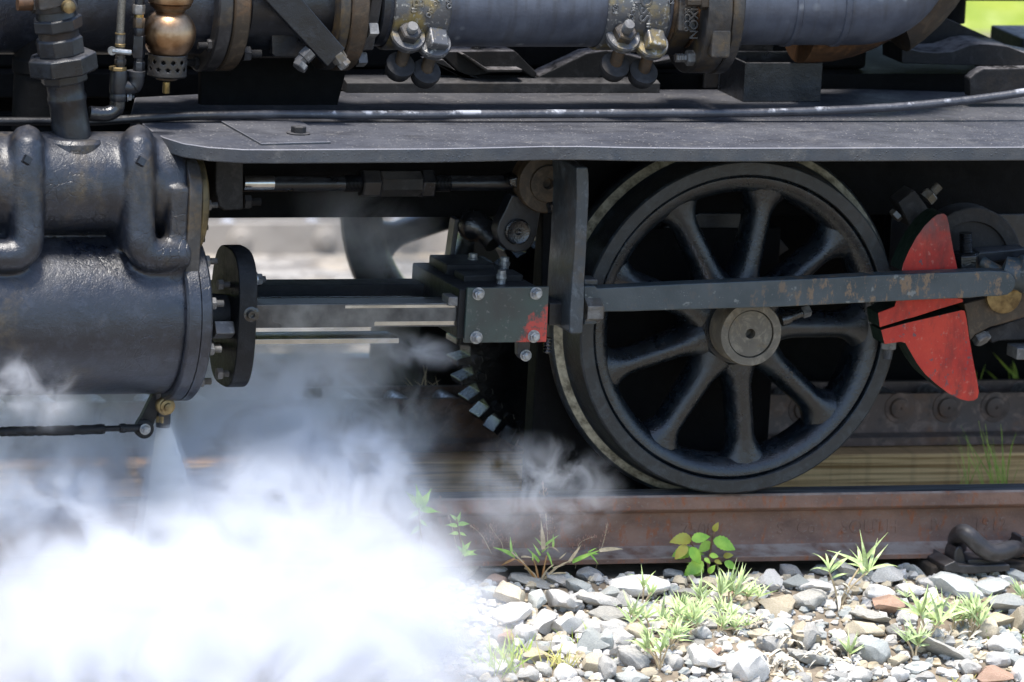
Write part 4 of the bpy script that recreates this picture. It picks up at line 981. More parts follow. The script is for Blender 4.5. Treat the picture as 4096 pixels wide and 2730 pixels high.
# ---- timbers
m = MB(); rng = random.Random(5); xs = [-3.2+i*.14 for i in range(41)]; vs = []; fs = []
for i, x in enumerate(xs):
    e = rng.uniform(-.003, .002); t = rng.uniform(-.0015, .0015)
    for y, z in ((.545+e, -.20), (.545+e, -.052), (.549+e, -.0455+t), (.84, -.0435), (.84, -.20)): vs.append((x, y, z))
for i in range(len(xs)-1):
    for k in range(5): fs.append((i*5+k, i*5+(k+1) % 5, (i+1)*5+(k+1) % 5, (i+1)*5+k))
fs += [tuple(range(4, -1, -1)), tuple((len(xs)-1)*5+k for k in range(5))]
m.add(vs, fs); tag(m.build('rack_baulk', 'weathered_timber', None, .002, 20), 'long weathered timber baulk under the ladder rack, grain along the track', 'timber')
m = MB(); m.box(-.11, .11, -.06, 1.60, -.10, 0); o = m.build('sleeper', 'dark_timber', None, .006, loc=(at(3930, 2230, -.03).x, 0, -.1275)); tag(o, 'dark sleeper end under the spring clip and rail', 'sleeper')
# ---- rail clip with its base plate
rc = empty('rail_clip', at(3930, 2200, -.04), 'dark spring clip holding the rail foot on a base plate', 'rail clip')
o_ = rc.location.copy()
def lc(p_): return p_-o_
m = MB(); pz = smooth_path([lc(P('e7', x, y, Y)) for x, y, Y in ((690, 720, .0), (655, 600, -.02), (700, 480, -.05), (790, 430, -.072), (900, 480, -.085), (1050, 620, -.09), (1200, 750, -.092), (1350, 840, -.092), (1500, 860, -.088), (1650, 820, -.078), (1800, 770, -.062), (1900, 775, -.045))], 6)
m.tube(pz, .0165, 20); m.build('spring_bar', 'clip_steel', rc)
m = MB(); m.prism([lc(P('e7', x, y, -.08)) for x, y in ((890, 1000), (960, 975), (1640, 975), (1670, 1020), (1665, 1075), (1560, 1085), (960, 1105), (900, 1075))], (0, .06, 0)); m.build('clip_housing', 'clip_steel', rc, .003)
m = MB(); m.prism([lc(P('e7', x, y, -.095)) for x, y in ((400, 1120), (640, 1010), (720, 1100), (960, 1110), (1780, 1090), (1790, 1230), (1000, 1300), (420, 1240))], (0, .17, 0)); m.build('base_plate', 'clip_steel', rc, .003)
m = MB(); m.prism([lc(P('e7', x, y, -.07)) for x, y in ((600, 1040), (620, 860), (660, 740), (740, 700), (800, 770), (860, 960), (900, 1080), (760, 1120))], (0, .05, 0)); m.build('shoulder', 'clip_steel', rc, .006)
m = MB(); m.prism([lc(P('e7', x, y, -.03)) for x, y in ((1940, 690), (2000, 650), (2010, 520), (2100, 530), (2300, 640), (2300, 900), (1950, 860))], (0, .05, 0)); m.build('clip_toe', 'clip_steel', rc, .004)

# ================================================================== GROUND, BACKGROUND
def gz(x, y):
    """ballast surface: level between the rails, shoulder falling towards the camera"""
    if y < -.06: return -.150 - .20*min(1.0, (-.06-y)/.75)**1.15 - max(0, -.85-y)*.10
    if y < 1.9: return -.150
    return -.150-.18*min(1, (y-1.9)/.8)
m = MB(); xs = [-90, -30, -10, -5]+[-3.4+.1*i for i in range(62)]+[3.2, 6, 12, 30, 90]; ys = [-60, -20, -6, -3, -1.6]+[-1.2+.05*i for i in range(28)]+[.3, .8, 1.4, 1.9, 2.1, 2.4, 2.7, 3.0, 3.4, 4, 5, 6, 7, 8]
vs = [(x, y, gz(x, y)+(.008*noise.noise((x*6, y*6, 0)) if -1.3 < y < 0 and abs(x) < 4 else 0)) for x in xs for y in ys]
ny = len(ys); fs = [(i*ny+j, (i+1)*ny+j, (i+1)*ny+j+1, i*ny+j+1) for i in range(len(xs)-1) for j in range(ny-1)]
g = m.add(vs, fs).build('ground', 'soil', None, angle=60); tag(g, kind='structure')
m = MB(); xs = [-120+8*i for i in range(31)]; ys = [2.6+1.2*j for j in range(8)]+[14, 20, 30, 45, 70, 110]
def bank(x, y): return -.36+.05*noise.noise((x*.5, y*.5, 0)) + (0 if y < 7 else min(14, (y-7)*.16)) + .0
xs = [-120, -60, -30, -15]+[-10+.5*i for i in range(60)]+[22, 30, 60, 120]; ys = [6.0, 6.3, 6.7]+[7+.4*j for j in range(18)]+[16, 20, 30, 45, 70, 110]
vs = [(x, y, bank(x, y)) for x in xs for y in ys]; ny = len(ys); fs = [(i*ny+j, (i+1)*ny+j, (i+1)*ny+j+1, i*ny+j+1) for i in range(len(xs)-1) for j in range(ny-1)]
m.add(vs, fs); tag(m.build('grass_bank', 'meadow', None, angle=80), kind='structure')
m = MB(); m.box(-40, 40, 2.0, 6.1, -.40, -.325); tag(m.build('track_bed', 'track_gravel', None), kind='structure')
# second track beyond, out of focus
Y2 = 4.135; z_t = at(1100, 893, Y2).z; z_b = at(1100, 1022, Y2).z
o = rail('running_rail', 4.85, z_t-.06, -6, 8, 'sunlit rail of the second track behind the locomotive', face=False); o.data.materials[0] = MATS['pale_rail']
rk2 = empty('rack_rail', (1, 4.2, z_b), 'pale sunlit ladder rack of the second track seen under the locomotive', 'rack rail')
for y0 in (Y2, 4.25):
    m = MB(); m.box(-7, 7, y0-4.2, y0-4.2+.014, .0, z_t-z_b); m.build('side_bar', 'pale_rack', rk2)
b2 = MB(); b2.lathe([(0, .030), (.003, .029), (.005, .018), (.009, .016), (.010, .008)], (0, 0, 0), YN, 20); b2 = b2.mesh('rung_rivet', 'pale_rack', 40)
for k in range(-34, 30):
    inst(mr, 'rung', rk2, (k*.2, .6675-.73, .05)); inst(b2, 'rung_rivet', rk2, (k*.2, Y2-4.2, (z_t-z_b)*.5))
m = MB(); m.box(-7, 7, 3.93, 4.36, z_b-.2, z_b-.002); tag(m.build('rack_baulk', 'pale_timber', None, .004), 'pale sunlit baulk under the second track rack', 'timber')

# ================================================================== BALLAST STONES
def stone_mesh(seed, kind, mat):
    rg = random.Random(seed); bm = bmesh.new(); bmesh.ops.create_icosphere(bm, subdivisions=3, radius=1)
    planes = []
    for _ in range({'block': 14, 'round': 8, 'slab': 14, 'shard': 15}[kind]):
        n = Vector((rg.gauss(0, 1), rg.gauss(0, 1), rg.gauss(0, 1))).normalized()
        planes.append((n, rg.uniform(.42, .80) if kind != 'round' else rg.uniform(.62, .88)))
    off = Vector((seed*3.1, seed*1.7, 0))
    for v in bm.verts:
        p = v.co.copy()
        for n, d in planes:
            k = p.dot(n)
            if k > d: p -= n*(k-d)*(.96 if kind != 'round' else .8)
        p *= 1+.12*noise.noise(p*2.1+off)+.07*noise.noise(p*5.5+off)
        v.co = p
    mx = [max(abs(v.co[i]) for v in bm.verts) for i in range(3)]
    for v in bm.verts: v.co = Vector((v.co.x/mx[0], v.co.y/mx[1], v.co.z/mx[2]))
    me = bpy.data.meshes.new('stone'); bm.to_mesh(me); bm.free(); me.materials.append(MATS[mat])
    me.polygons.foreach_set('use_smooth', [True]*len(me.polygons)); me.set_sharp_from_angle(angle=math.radians(24)); return me
STONES = {}
def get_stone(kind, mat, v):
    k = (kind, mat, v)
    if k not in STONES: STONES[k] = stone_mesh(hash((kind, mat)) % 97*0+{'block': 11, 'round': 23, 'slab': 37, 'shard': 53}[kind]+v*7+len(mat), kind, mat)
    return STONES[k]
def on_ground(px, py, up=0.0):
    lo, hi = -1.5, .02
    for _ in range(40):
        mid = (lo+hi)/2; p = at(px, py, mid)
        if p.z > gz(p.x, p.y)+up: lo = mid
        else: hi = mid
    return at(px, py, (lo+hi)/2)
COLN = {'stone_white': 'white', 'stone_grey': 'grey', 'stone_blue': 'blue grey', 'stone_tan': 'tan', 'stone_rose': 'reddish', 'stone_slate': 'dark slate'}
placed = []            # (x, y, r)
stones = []            # (object, px, py, width px, colour, kind)
def project(p):
    v = Vector(p)-CAM; z = v.dot(CF); return 2048+FPX*v.dot(CR)/z, 1365-FPX*v.dot(CU)/z
def put_stone(p, sx, sy, sz, kind, mat, v, rot, tilt=0.0, lean=0.0):
    o = bpy.data.objects.new('ballast_stone', get_stone(kind, mat, v)); COL.objects.link(o)
    o.location = p; o.scale = (sx, sy, sz); o.rotation_euler = (lean, tilt, rot)
    placed.append((p[0], p[1], max(sx, sy)))
    x, y = project(p); stones.append((o, x, y, sx, COLN[mat], kind)); return o
HAND = [('d4', 325, 795, 205, 78, 'round', 'stone_white', 0), ('d4', 1435, 945, 128, 88, 'block', 'stone_tan', 2), ('d4', 1190, 1425, 150, 148, 'round', 'stone_white', 5),
 ('d4', 165, 1230, 88, 80, 'block', 'stone_white', -10), ('d4', 240, 1370, 125, 92, 'block', 'stone_grey', 12), ('d4', 30, 1245, 62, 100, 'block', 'stone_blue', 0),
 ('d4', 190, 905, 85, 62, 'block', 'stone_grey', 8), ('d4', 110, 1020, 165, 60, 'slab', 'stone_slate', 8), ('d4', 130, 1125, 105, 55, 'round', 'stone_grey', 4),
 ('d4', 310, 1175, 95, 70, 'round', 'stone_tan', 15), ('d4', 60, 865, 90, 60, 'block', 'stone_blue', -5), ('d4', 1350, 755, 100, 88, 'block', 'stone_white', 0),
 ('d4', 1530, 680, 90, 60, 'block', 'stone_grey', 20), ('d4', 1560, 765, 110, 62, 'block', 'stone_blue', 0), ('d4', 1700, 790, 125, 50, 'slab', 'stone_white', -4),
 ('d4', 1690, 895, 140, 75, 'block', 'stone_slate', -6), ('d4', 1430, 1115, 130, 70, 'slab', 'stone_blue', -3), ('d4', 1640, 1200, 125, 105, 'block', 'stone_tan', 15),
 ('d4', 840, 1390, 130, 85, 'block', 'stone_white', 12), ('d4', 1350, 1260, 90, 75, 'block', 'stone_grey', 5), ('d4', 1700, 1360, 160, 48, 'slab', 'stone_slate', 14),
 ('d4', 50, 1460, 60, 110, 'round', 'stone_grey', 0), ('d4', 820, 1165, 70, 55, 'round', 'stone_white', 0), ('d4', 560, 690, 90, 40, 'slab', 'stone_slate', 4),
 ('d4', 900, 770, 80, 45, 'round', 'stone_tan', 0), ('d4', 660, 760, 60, 40, 'block', 'stone_tan', 0), ('d4', 400, 1500, 60, 45, 'round', 'stone_tan', 0), ('d4', 250, 1540, 120, 60, 'block', 'stone_blue', 0),
 ('d5', 1290, 800, 190, 85, 'slab', 'stone_blue', 3), ('d5', 1560, 800, 130, 80, 'slab', 'stone_blue', 10), ('d5', 690, 945, 132, 78, 'block', 'stone_rose', 8),
 ('d5', 1580, 1510, 140, 65, 'block', 'stone_rose', 3), ('d5', 600, 1030, 165, 42, 'slab', 'stone_slate', 12), ('d5', 760, 1160, 95, 62, 'slab', 'stone_slate', 35),
 ('d5', 1060, 1260, 280, 62, 'slab', 'stone_slate', 20), ('d5', 1515, 1140, 88, 85, 'round', 'stone_tan', 0), ('d5', 715, 700, 125, 72, 'block', 'stone_grey', 3),
 ('d5', 860, 660, 62, 52, 'block', 'stone_blue', 0), ('d5', 960, 690, 100, 40, 'slab', 'stone_blue', 25), ('d5', 1025, 775, 80, 55, 'block', 'stone_grey', -5), ('d5', 490, 590, 100, 68, 'round', 'stone_grey', 35),
 ('d5', 540, 1145, 145, 60, 'slab', 'stone_tan', 4), ('d5', 650, 840, 110, 70, 'block', 'stone_white', 10), ('d5', 900, 840, 110, 60, 'block', 'stone_white', 0), ('d5', 1080, 950, 120, 80, 'round', 'stone_white', 0),
 ('d5', 1640, 930, 150, 72, 'block', 'stone_blue', 6), ('d5', 1640, 1260, 130, 85, 'block', 'stone_white', 10), ('d5', 1620, 1070, 120, 55, 'block', 'stone_tan', -3), ('d5', 1760, 600, 80, 72, 'block', 'stone_grey', 0),
 ('d5', 1740, 710, 95, 50, 'block', 'stone_blue', 5), ('d5', 1680, 745, 70, 45, 'slab', 'stone_white', 20), ('d5', 1370, 1455, 82, 72, 'round', 'stone_grey', 10), ('d5', 1600, 1370, 100, 60, 'block', 'stone_white', 0), ('d5', 1750, 1390, 90, 50, 'slab', 'stone_blue', -10),
 ('d5', 960, 1450, 105, 52, 'slab', 'stone_blue', 5), ('d5', 1000, 1530, 75, 48, 'block', 'stone_grey', 0), ('d5', 800, 1390, 80, 45, 'slab', 'stone_tan', -25), ('d5', 1270, 1350, 62, 40, 'round', 'stone_white', 8), ('d5', 1140, 1480, 62, 38, 'slab', 'stone_white', 10),
 ('d5', 590, 1310, 110, 110, 'block', 'stone_blue', 0), ('d5', 380, 1270, 110, 75, 'block', 'stone_grey', 8), ('d5', 110, 880, 120, 70, 'slab', 'stone_grey', 4), ('d5', 60, 1200, 100, 110, 'block', 'stone_grey', 0), ('d5', 1770, 1080, 60, 110, 'block', 'stone_tan', 0), ('d5', 1790, 1480, 70, 90, 'round', 'stone_white', 0), ('d5', 450, 690, 190, 55, 'slab', 'stone_slate', 32), ('d5', 860, 1050, 80, 62, 'block', 'stone_white', 0), ('d5', 210, 660, 110, 42, 'slab', 'stone_slate', 5), ('d5', 480, 1510, 90, 60, 'round', 'stone_grey', 0), ('d5', 300, 1520, 80, 50, 'block', 'stone_grey', 0), ('d5', 820, 1510, 75, 60, 'block', 'stone_white', 20),
 ('d3', 420, 880, 68, 60, 'block', 'stone_tan', 30), ('d3', 570, 905, 78, 32, 'slab', 'stone_grey', 6), ('d3', 600, 970, 60, 32, 'round', 'stone_rose', 8), ('d3', 570, 1060, 62, 55, 'block', 'stone_blue', 0), ('d3', 715, 1075, 100, 68, 'block', 'stone_tan', 14), ('d3', 700, 1190, 108, 62, 'round', 'stone_white', -8), ('d3', 860, 1100, 48, 68, 'block', 'stone_blue', 10), ('d3', 1020, 1110, 95, 60, 'block', 'stone_white', 12), ('d3', 1110, 1010, 75, 45, 'block', 'stone_blue', 8), ('d3', 1000, 970, 95, 28, 'slab', 'stone_grey', 12), ('d3', 1180, 930, 100, 45, 'slab', 'stone_grey', 20), ('d3', 1220, 1095, 130, 48, 'slab', 'stone_grey', 12), ('d3', 780, 970, 160, 30, 'slab', 'stone_slate', 12),
 ('d3', 900, 1240, 80, 70, 'block', 'stone_white', -20), ('d3', 1060, 1240, 110, 60, 'slab', 'stone_white', 0), ('d3', 1210, 1360, 100, 72, 'block', 'stone_blue', 0), ('d3', 1370, 1350, 62, 62, 'block', 'stone_white', -30), ('d3', 1440, 1440, 90, 60, 'block', 'stone_grey', 25), ('d3', 1250, 1500, 85, 60, 'round', 'stone_tan', 0), ('d3', 790, 1310, 72, 62, 'block', 'stone_white', 10), ('d3', 1030, 1410, 85, 48, 'block', 'stone_white', 8), ('d3', 850, 1450, 82, 42, 'block', 'stone_tan', 0), ('d3', 840, 1390, 110, 22, 'slab', 'stone_slate', -4), ('d3', 500, 1540, 80, 40, 'round', 'stone_white', 0), ('d3', 650, 1350, 50, 60, 'block', 'stone_rose', 20), ('d3', 1160, 1260, 110, 50, 'slab', 'stone_grey', 6), ('d3', 1340, 1280, 75, 45, 'round', 'stone_grey', 6)]
rg = random.Random(21)
for i, (g_, x, y, w, h, kind, mt, t) in enumerate(HAND):
    s = GRID[g_][2]; sx = w*s/2073*1.2; sz = h*s/2182*1.16
    p = on_ground(*q(g_, x, y), sz*.62)
    put_stone(p, sx, min(max(sx, sz)*rg.uniform(.75, 1.0), .07), sz, kind, mt, i % 5, rg.uniform(-.15, .15), math.radians(t), rg.uniform(-.15, .1))
# fill the gaps with smaller stones, then with gravel
cand = 0
while len(stones) < 262 and cand < 40000:
    cand += 1
    x = rg.uniform(-.72, .66); y = rg.uniform(-.62, -.065)
    r = rg.uniform(.014, .026) if len(stones) < 170 else rg.uniform(.009, .016)
    if any((x-a)**2+(y-b)**2 < (.78*(r+c))**2 for a, b, c in placed if abs(x-a) < .2): continue
    px, py = project((x, y, gz(x, y)))
    if not (1850 < px < 4160 and 2200 < py < 2790): continue
    if 3760 < px < 4060 and py < 2290: continue
    kind = rg.choice(['block', 'block', 'round', 'slab', 'shard']); mt = rg.choices(list(COLN), [28, 24, 10, 20, 5, 13])[0]
    put_stone((x, y, gz(x, y)+r*.22), r, r*rg.uniform(.7, 1), r*rg.uniform(.4, .8)*(.7 if kind == 'slab' else 1), kind, mt, rg.randrange(5), rg.uniform(0, 6.28), rg.uniform(-.35, .35), rg.uniform(-.3, .3))
gm = {}
base = [stone_mesh(200+i, 'block', 'stone_white') for i in range(1)]
for gi, mt in enumerate(('stone_white', 'stone_grey', 'stone_tan', 'stone_blue')):
    m = MB(); r2 = random.Random(40+gi)
    for _ in range(1000):
        x = r2.uniform(-.8, .72); y = r2.uniform(-.62, -.03); r = .0035+.0125*r2.random()**2.2
        n = 6; c = Vector((x, y, gz(x, y)+r*.25)); vs = []
        for zz, rr, kk in ((-.5, .7, 5), (.15, 1.0, 5), (.75, .55, 5)):
            for k in range(5):
                a = 2*math.pi*k/5+r2.uniform(-.3, .3)+zz; q_ = r*rr*r2.uniform(.75, 1.15); vs.append(c+Vector((q_*math.cos(a), q_*math.sin(a), r*zz*r2.uniform(.8, 1.2))))
        fs = [(j*5+k, j*5+(k+1) % 5, (j+1)*5+(k+1) % 5, (j+1)*5+k) for j in range(2) for k in range(5)]+[(4, 3, 2, 1, 0), (10, 11, 12, 13, 14)]
        m.add(vs, fs)
    tag(m.build('gravel', mt, None, angle=20), 'fine %s gravel scattered between the ballast stones' % COLN[mt], 'gravel', kind='stuff')
# stones between rails and far shoulder read as a mass
m = MB(); r2 = random.Random(77)
for _ in range(1400):
    x = r2.uniform(-1.9, 1.5); y = r2.choice([r2.uniform(.12, .53), r2.uniform(.86, 1.9)]); r = r2.uniform(.012, .03); c = Vector((x, y, -.15+r*.3)); vs = []
    for zz, rr in ((-.5, .7), (.15, 1.0), (.75, .55)):
        for k in range(6):
            a = 2*math.pi*k/6+r2.uniform(-.3, .3); q_ = r*rr*r2.uniform(.75, 1.15); vs.append(c+Vector((q_*math.cos(a), q_*math.sin(a), r*zz*r2.uniform(.7, 1.1))))
    m.add(vs, [(j*6+k, j*6+(k+1) % 6, (j+1)*6+(k+1) % 6, (j+1)*6+k) for j in range(2) for k in range(6)]+[(5, 4, 3, 2, 1, 0), (12, 13, 14, 15, 16, 17)])
tag(m.build('ballast', 'stone_grey', None, angle=20), 'grey ballast between the rails in the shade of the locomotive', 'ballast', kind='stuff')

# labels that single each stone out: look, then neighbour landmark, then order along the rail
MARKS = [(1900, 2020, 'at the edge of the steam'), (2150, 2320, 'below the reddish grass weed'), (2560, 2330, 'near the white weed left of the seedling'), (2800, 2330, 'beside the birch seedling'), (2700, 2560, 'by the silvery clump'), (2960, 2450, 'right of the silvery clump'), (3330, 2440, 'round the tall white-leaved weed'), (3560, 2300, 'along the rail left of the spring clip'), (3930, 2330, 'under the spring clip'), (3700, 2540, 'among the pale weeds'), (3960, 2600, 'by the moss at the corner'), (2300, 2600, 'by the grass tuft'), (3100, 2680, 'at the bottom edge'), (3350, 2650, 'among dry leaves at the bottom')]
KW = {'block': 'angular', 'round': 'rounded', 'slab': 'flat', 'shard': 'jagged'}
lab = {}
for o, x, y, w, c, k in stones:
    s = 'large' if w > .034 else 'medium' if w > .02 else 'small'
    mk = min(MARKS, key=lambda t: (t[0]-x)**2+((t[1]-y)*1.4)**2)[2]
    lab.setdefault('%s %s %s stone %s' % (s, KW[k], c, mk), []).append((x, o))
ORD = ['leftmost']+[w+' from left' for w in 'second third fourth fifth sixth seventh eighth ninth tenth eleventh twelfth'.split()]
for t, lst in lab.items():
    lst.sort(key=lambda e: e[0])
    for i, (x, o) in enumerate(lst): tag(o, t if len(lst) == 1 else t+', '+ORD[min(i, 11)], 'stone', 'ballast stones beside the rail')

# ================================================================== PLANTS
def blade_mesh(name, mat, bend=.35, width=.11, seg=7, fold=.25, serr=0.0, tip=1.0, base=.35):
    """leaf one unit long up +Z, facing -Y, bending towards +Y"""
    vs = []; fs = []
    for i in range(seg+1):
        t = i/seg; w = width*(base+(1-base)*math.sin(math.pi*min(1, t*1.15+.12)))*max(0.02, 1-t**3*tip) if not serr else width*math.sin(math.pi*t**.72)**.9*(1+serr*(1 if i % 2 else -.5))
        if i == seg: w = .002
        a = bend*t; y = (1-math.cos(a*1.6))/max(.01, bend*1.6)*.9 if bend else 0; z = math.sin(a*1.6)/(1.6*bend) if bend else t
        vs += [(-w, y-fold*w, z), (0, y+.0, z), (w, y-fold*w, z)]
    for i in range(seg):
        for k in range(2): fs.append((i*3+k, i*3+k+1, (i+1)*3+k+1, (i+1)*3+k))
    m = MB(); m.add(vs, fs); return m.mesh(name, mat, 180)
def frame_q(direction, face=None):
    d = Vector(direction).normalized(); f = Vector(face) if face else CAM-Vector((0, 0, 0)); f = f.normalized()
    y = -(f-d*f.dot(d)).normalized(); x = y.cross(d); return Matrix((x, y, d)).transposed().to_quaternion()
rp = random.Random(8)
SIL = [blade_mesh('leaf', 'silver_leaf', b, .048, 7, .4, 0, 1, .45) for b in (.25, .6, 1.0)]
SILG = [blade_mesh('leaf', 'weed_leaf_pale', b, .055, 7, .4, 0, 1, .45) for b in (.3, .7)]
DRY = [blade_mesh('dry_leaf', 'dry_leaf', b, .06, 7, .6) for b in (.9, 1.5)]
def rosette(px, py, hpx, n, lpx, label, cat='weed', group=None, meshes=None, spread=1.0, dry=0, stem=True, stem_mat='straw', tiers=3, name='silver_weed', lean=0.0):
    p = on_ground(px, py); root = empty(name, p, label, cat, group); H = hpx/2182; Ln = lpx/2182*1.18
    n = int(n*1.9); heads = max(1, n//8); tips = []
    for h_ in range(heads):
        sx = rp.uniform(-.5, .5)*H*.75*(heads > 1)+lean*H; sy = rp.uniform(-.25, .15)*H*(heads > 1); sz = H*rp.uniform(.35, .62) if heads > 1 else H*.55
        tips.append(Vector((sx, sy, sz)))
        if stem:
            mb = MB(); mb.tube(smooth_path([(rp.uniform(-.004, .004), 0, -.012), (sx*.35, sy*.3, sz*.45), (sx, sy, sz)], 4), [.0022]*4+[.0017]*5, 6); mb.build('stem', stem_mat, root)
    for i in range(n):
        tp = tips[i % heads]; k = i//heads; m_ = max(1, n//heads); t = (k+.5)/m_
        a = k*2.39996+i*.7+rp.uniform(-.4, .4); back = rp.uniform(0, .30)*(1-t)
        el = .45+.85*t+rp.uniform(-.25, .25); el = 1.45-(1.45-el)*spread
        d = Vector((math.cos(a)*math.cos(el), math.sin(a)*math.cos(el)*.8, math.sin(el)))
        ln = Ln*rp.uniform(.6, 1.15)*(.75+.35*math.sin(math.pi*t))
        inst(rp.choice(meshes or SIL), 'leaf', root, tp*(1-back), frame_q(d, (d.x*-.3+rp.uniform(-.7, .5), -.9, .6+rp.uniform(-.3, .3))), ln)
    for i in range(dry):
        a = rp.uniform(0, 6.28); d = Vector((math.cos(a), math.sin(a)*.7, rp.uniform(-.55, .1)))
        inst(rp.choice(DRY), 'dry_leaf', root, Vector((rp.uniform(-.01, .01), rp.uniform(-.01, .0), H*rp.uniform(.05, .35))), frame_q(d, (0, -.6, 1)), Ln*rp.uniform(.4, .75))
    return root
W_ = 'silvery weeds growing in the ballast'
def S4(x, y): return q('d4', x, y)
def S5(x, y): return q('d5', x, y)
rosette(*S4(485, 1470), 420*.5, 26, 95, 'silvery green leafy weed in front of the clump, on a single pale stem', group=W_, dry=4)
rosette(*S4(640, 1240), 420*.5, 34, 92, 'thick silvery green weed at the heart of the clump', group=W_, dry=6, spread=1.1)
rosette(*S4(410, 1200), 330*.5, 18, 90, 'leaning silvery weed at the left of the clump', group=W_, lean=-.4, dry=2)
rosette(*S4(860, 1010), 250*.5, 16, 72, 'small silvery weed behind the clump below the seedling', group=W_, dry=3)
rosette(*S4(1030, 985), 400*.5, 24, 100, 'tall silvery weed below the birch seedling', group=W_, dry=5)
rosette(*S4(1190, 960), 240*.5, 14, 80, 'silvery weed with drooping leaves right of the seedling', group=W_, dry=8, spread=1.2)
rosette(*S4(950, 1210), 210*.5, 16, 70, 'low silvery weed with brown roots in the clump', group=W_, dry=8)
rosette(*S4(1100, 1190), 200*.5, 14, 72, 'low silvery weed right of the clump beside the tan stone', group=W_, dry=10, spread=1.15)
rosette(*S4(560, 1340), 300*.5, 20, 85, 'bushy silvery weed between the front weed and the heart of the clump', group=W_, dry=5, spread=1.1)
rosette(*S4(760, 1130), 260*.5, 18, 78, 'silvery weed behind the heart of the clump', group=W_, dry=5)
rosette(*S4(1010, 1120), 240*.5, 16, 78, 'silvery weed between the low weeds and the tall one below the seedling', group=W_, dry=6)
rosette(*S4(560, 1130), 260*.5, 16, 80, 'upright silvery weed at the back of the clump', group=W_, dry=3)
rosette(*S5(1320, 1150), 260*.5, 16, 80, 'pale weed leaning against the leafy pale weed', group=W_, meshes=SIL+SILG, dry=5)
rosette(*S4(340, 990), 340*.5, 9, 75, 'thin white-leaved weed over the big white stone', group=W_, meshes=SIL, spread=.7)
rosette(*S5(320, 960), 560*.5, 13, 150, 'tall white weed with long drooping leaves against the rail', group=W_, dry=9, spread=1.25)
rosette(*S5(1035, 1270), 480*.5, 20, 130, 'tall pale weed with thin spreading leaves left of the leafy pale weed', group=W_, dry=4, spread=1.15)
rosette(*S5(1375, 1230), 400*.5, 30, 95, 'leafy pale green weed left of the mossy corner', group=W_, meshes=SIL+SILG, dry=6)
rosette(*S5(1230, 1180), 300*.5, 16, 75, 'short pale weed between the two tall pale weeds', group=W_, meshes=SIL+SILG, dry=3)
rosette(*S5(930, 1370), 260*.5, 18, 90, 'bright green pointed weed in front of the pale weeds', group=W_, meshes=SILG+SIL[:1], dry=2, spread=1.15)
rosette(*S5(400, 1440), 200*.5, 11, 80, 'small silvery weed beside the blue grey stone', group=W_, dry=8)
rosette(*S5(1790, 960), 180*.5, 8, 70, 'leafy green weed cut by the right edge', group=W_, meshes=SILG)
rosette(*S5(860, 940), 60, 6, 45, 'tiny green tuft by the reddish stone', cat='weed', group=W_, meshes=SILG, stem=False)
for i, (g_, x, y, n) in enumerate((('d4', 1240, 1160, 26), ('d4', 1450, 1320, 20), ('d4', 1470, 1500, 30), ('d5', 180, 1420, 18), ('d4', 1330, 830, 12), ('d5', 1450, 1300, 14))):
    p = on_ground(*q(g_, x, y)); root = empty('dry_leaf_heap', p, ('withered white leaves heaped under the drooping weed', 'withered white leaves curling over the grey stone', 'big heap of withered leaves at the bottom edge', 'withered leaves hanging below the tall white weed', 'withered leaves on the pale stone beside the seedling', 'withered roots and leaves below the leafy pale weed')[i], 'dead leaves', 'heaps of withered leaves')
    for k in range(n):
        a = rp.uniform(0, 6.28); d = Vector((math.cos(a), math.sin(a)*.6, rp.uniform(-.5, .35)))
        inst(rp.choice(DRY), 'dry_leaf', root, Vector((rp.gauss(0, .022), rp.uniform(-.02, .02), rp.uniform(.008, .035))), frame_q(d, (0, -.6, 1)), rp.uniform(.03, .06))
# birch seedling
BL = [blade_mesh('leaf', mt, b, .27, 14, .22, .10) for mt, b in (('birch_leaf', .3), ('birch_leaf', .6), ('birch_leaf_gold', .5))]
p0 = on_ground(*S4(880, 715)); bs = empty('birch_seedling', p0, 'bright green birch seedling with toothed leaves in front of the rail', 'seedling')
YB = p0.y
def BP(x, y, Y=0.0): return at(*S4(x, y), YB+Y)-p0
m = MB(); m.tube(smooth_path([BP(880, 720), BP(870, 600), BP(890, 500), BP(905, 400), BP(940, 320)], 5), [.0028]*8+[.0018]*13, 7); m.build('stem', 'stem_brown', bs)
m = MB(); m.tube(smooth_path([BP(870, 620), BP(800, 540), BP(730, 450), BP(690, 425)], 4), .0014, 6); m.tube(smooth_path([BP(900, 640), BP(960, 610), BP(1000, 570)], 4), .0014, 6); m.build('twig', 'stem_brown', bs)
for x0, y0, x1, y1, k, Y in ((735, 415, 575, 412, 2, -.01), (735, 420, 890, 385, 0, -.02), (915, 355, 945, 288, 2, 0), (910, 425, 1110, 490, 0, -.01), (890, 440, 790, 520, 0, .01), (720, 485, 825, 620, 0, -.03), (740, 500, 570, 545, 1, .0), (700, 470, 600, 570, 2, -.02), (830, 600, 670, 700, 1, -.02), (850, 560, 700, 590, 1, .01), (880, 545, 960, 555, 1, -.02), (840, 570, 890, 610, 0, -.03), (870, 690, 925, 630, 1, -.03), (1000, 600, 1105, 655, 0, -.01), (990, 555, 1075, 540, 2, .0), (920, 590, 985, 610, 2, -.01), (830, 640, 740, 720, 1, -.01)):
    a = BP(x0, y0, Y); b = BP(x1, y1, Y-.01); d = b-a
    inst(BL[k], 'leaf', bs, a, frame_q(d, (rp.uniform(-.5, .2), -1, rp.uniform(.3, .9))), d.length)
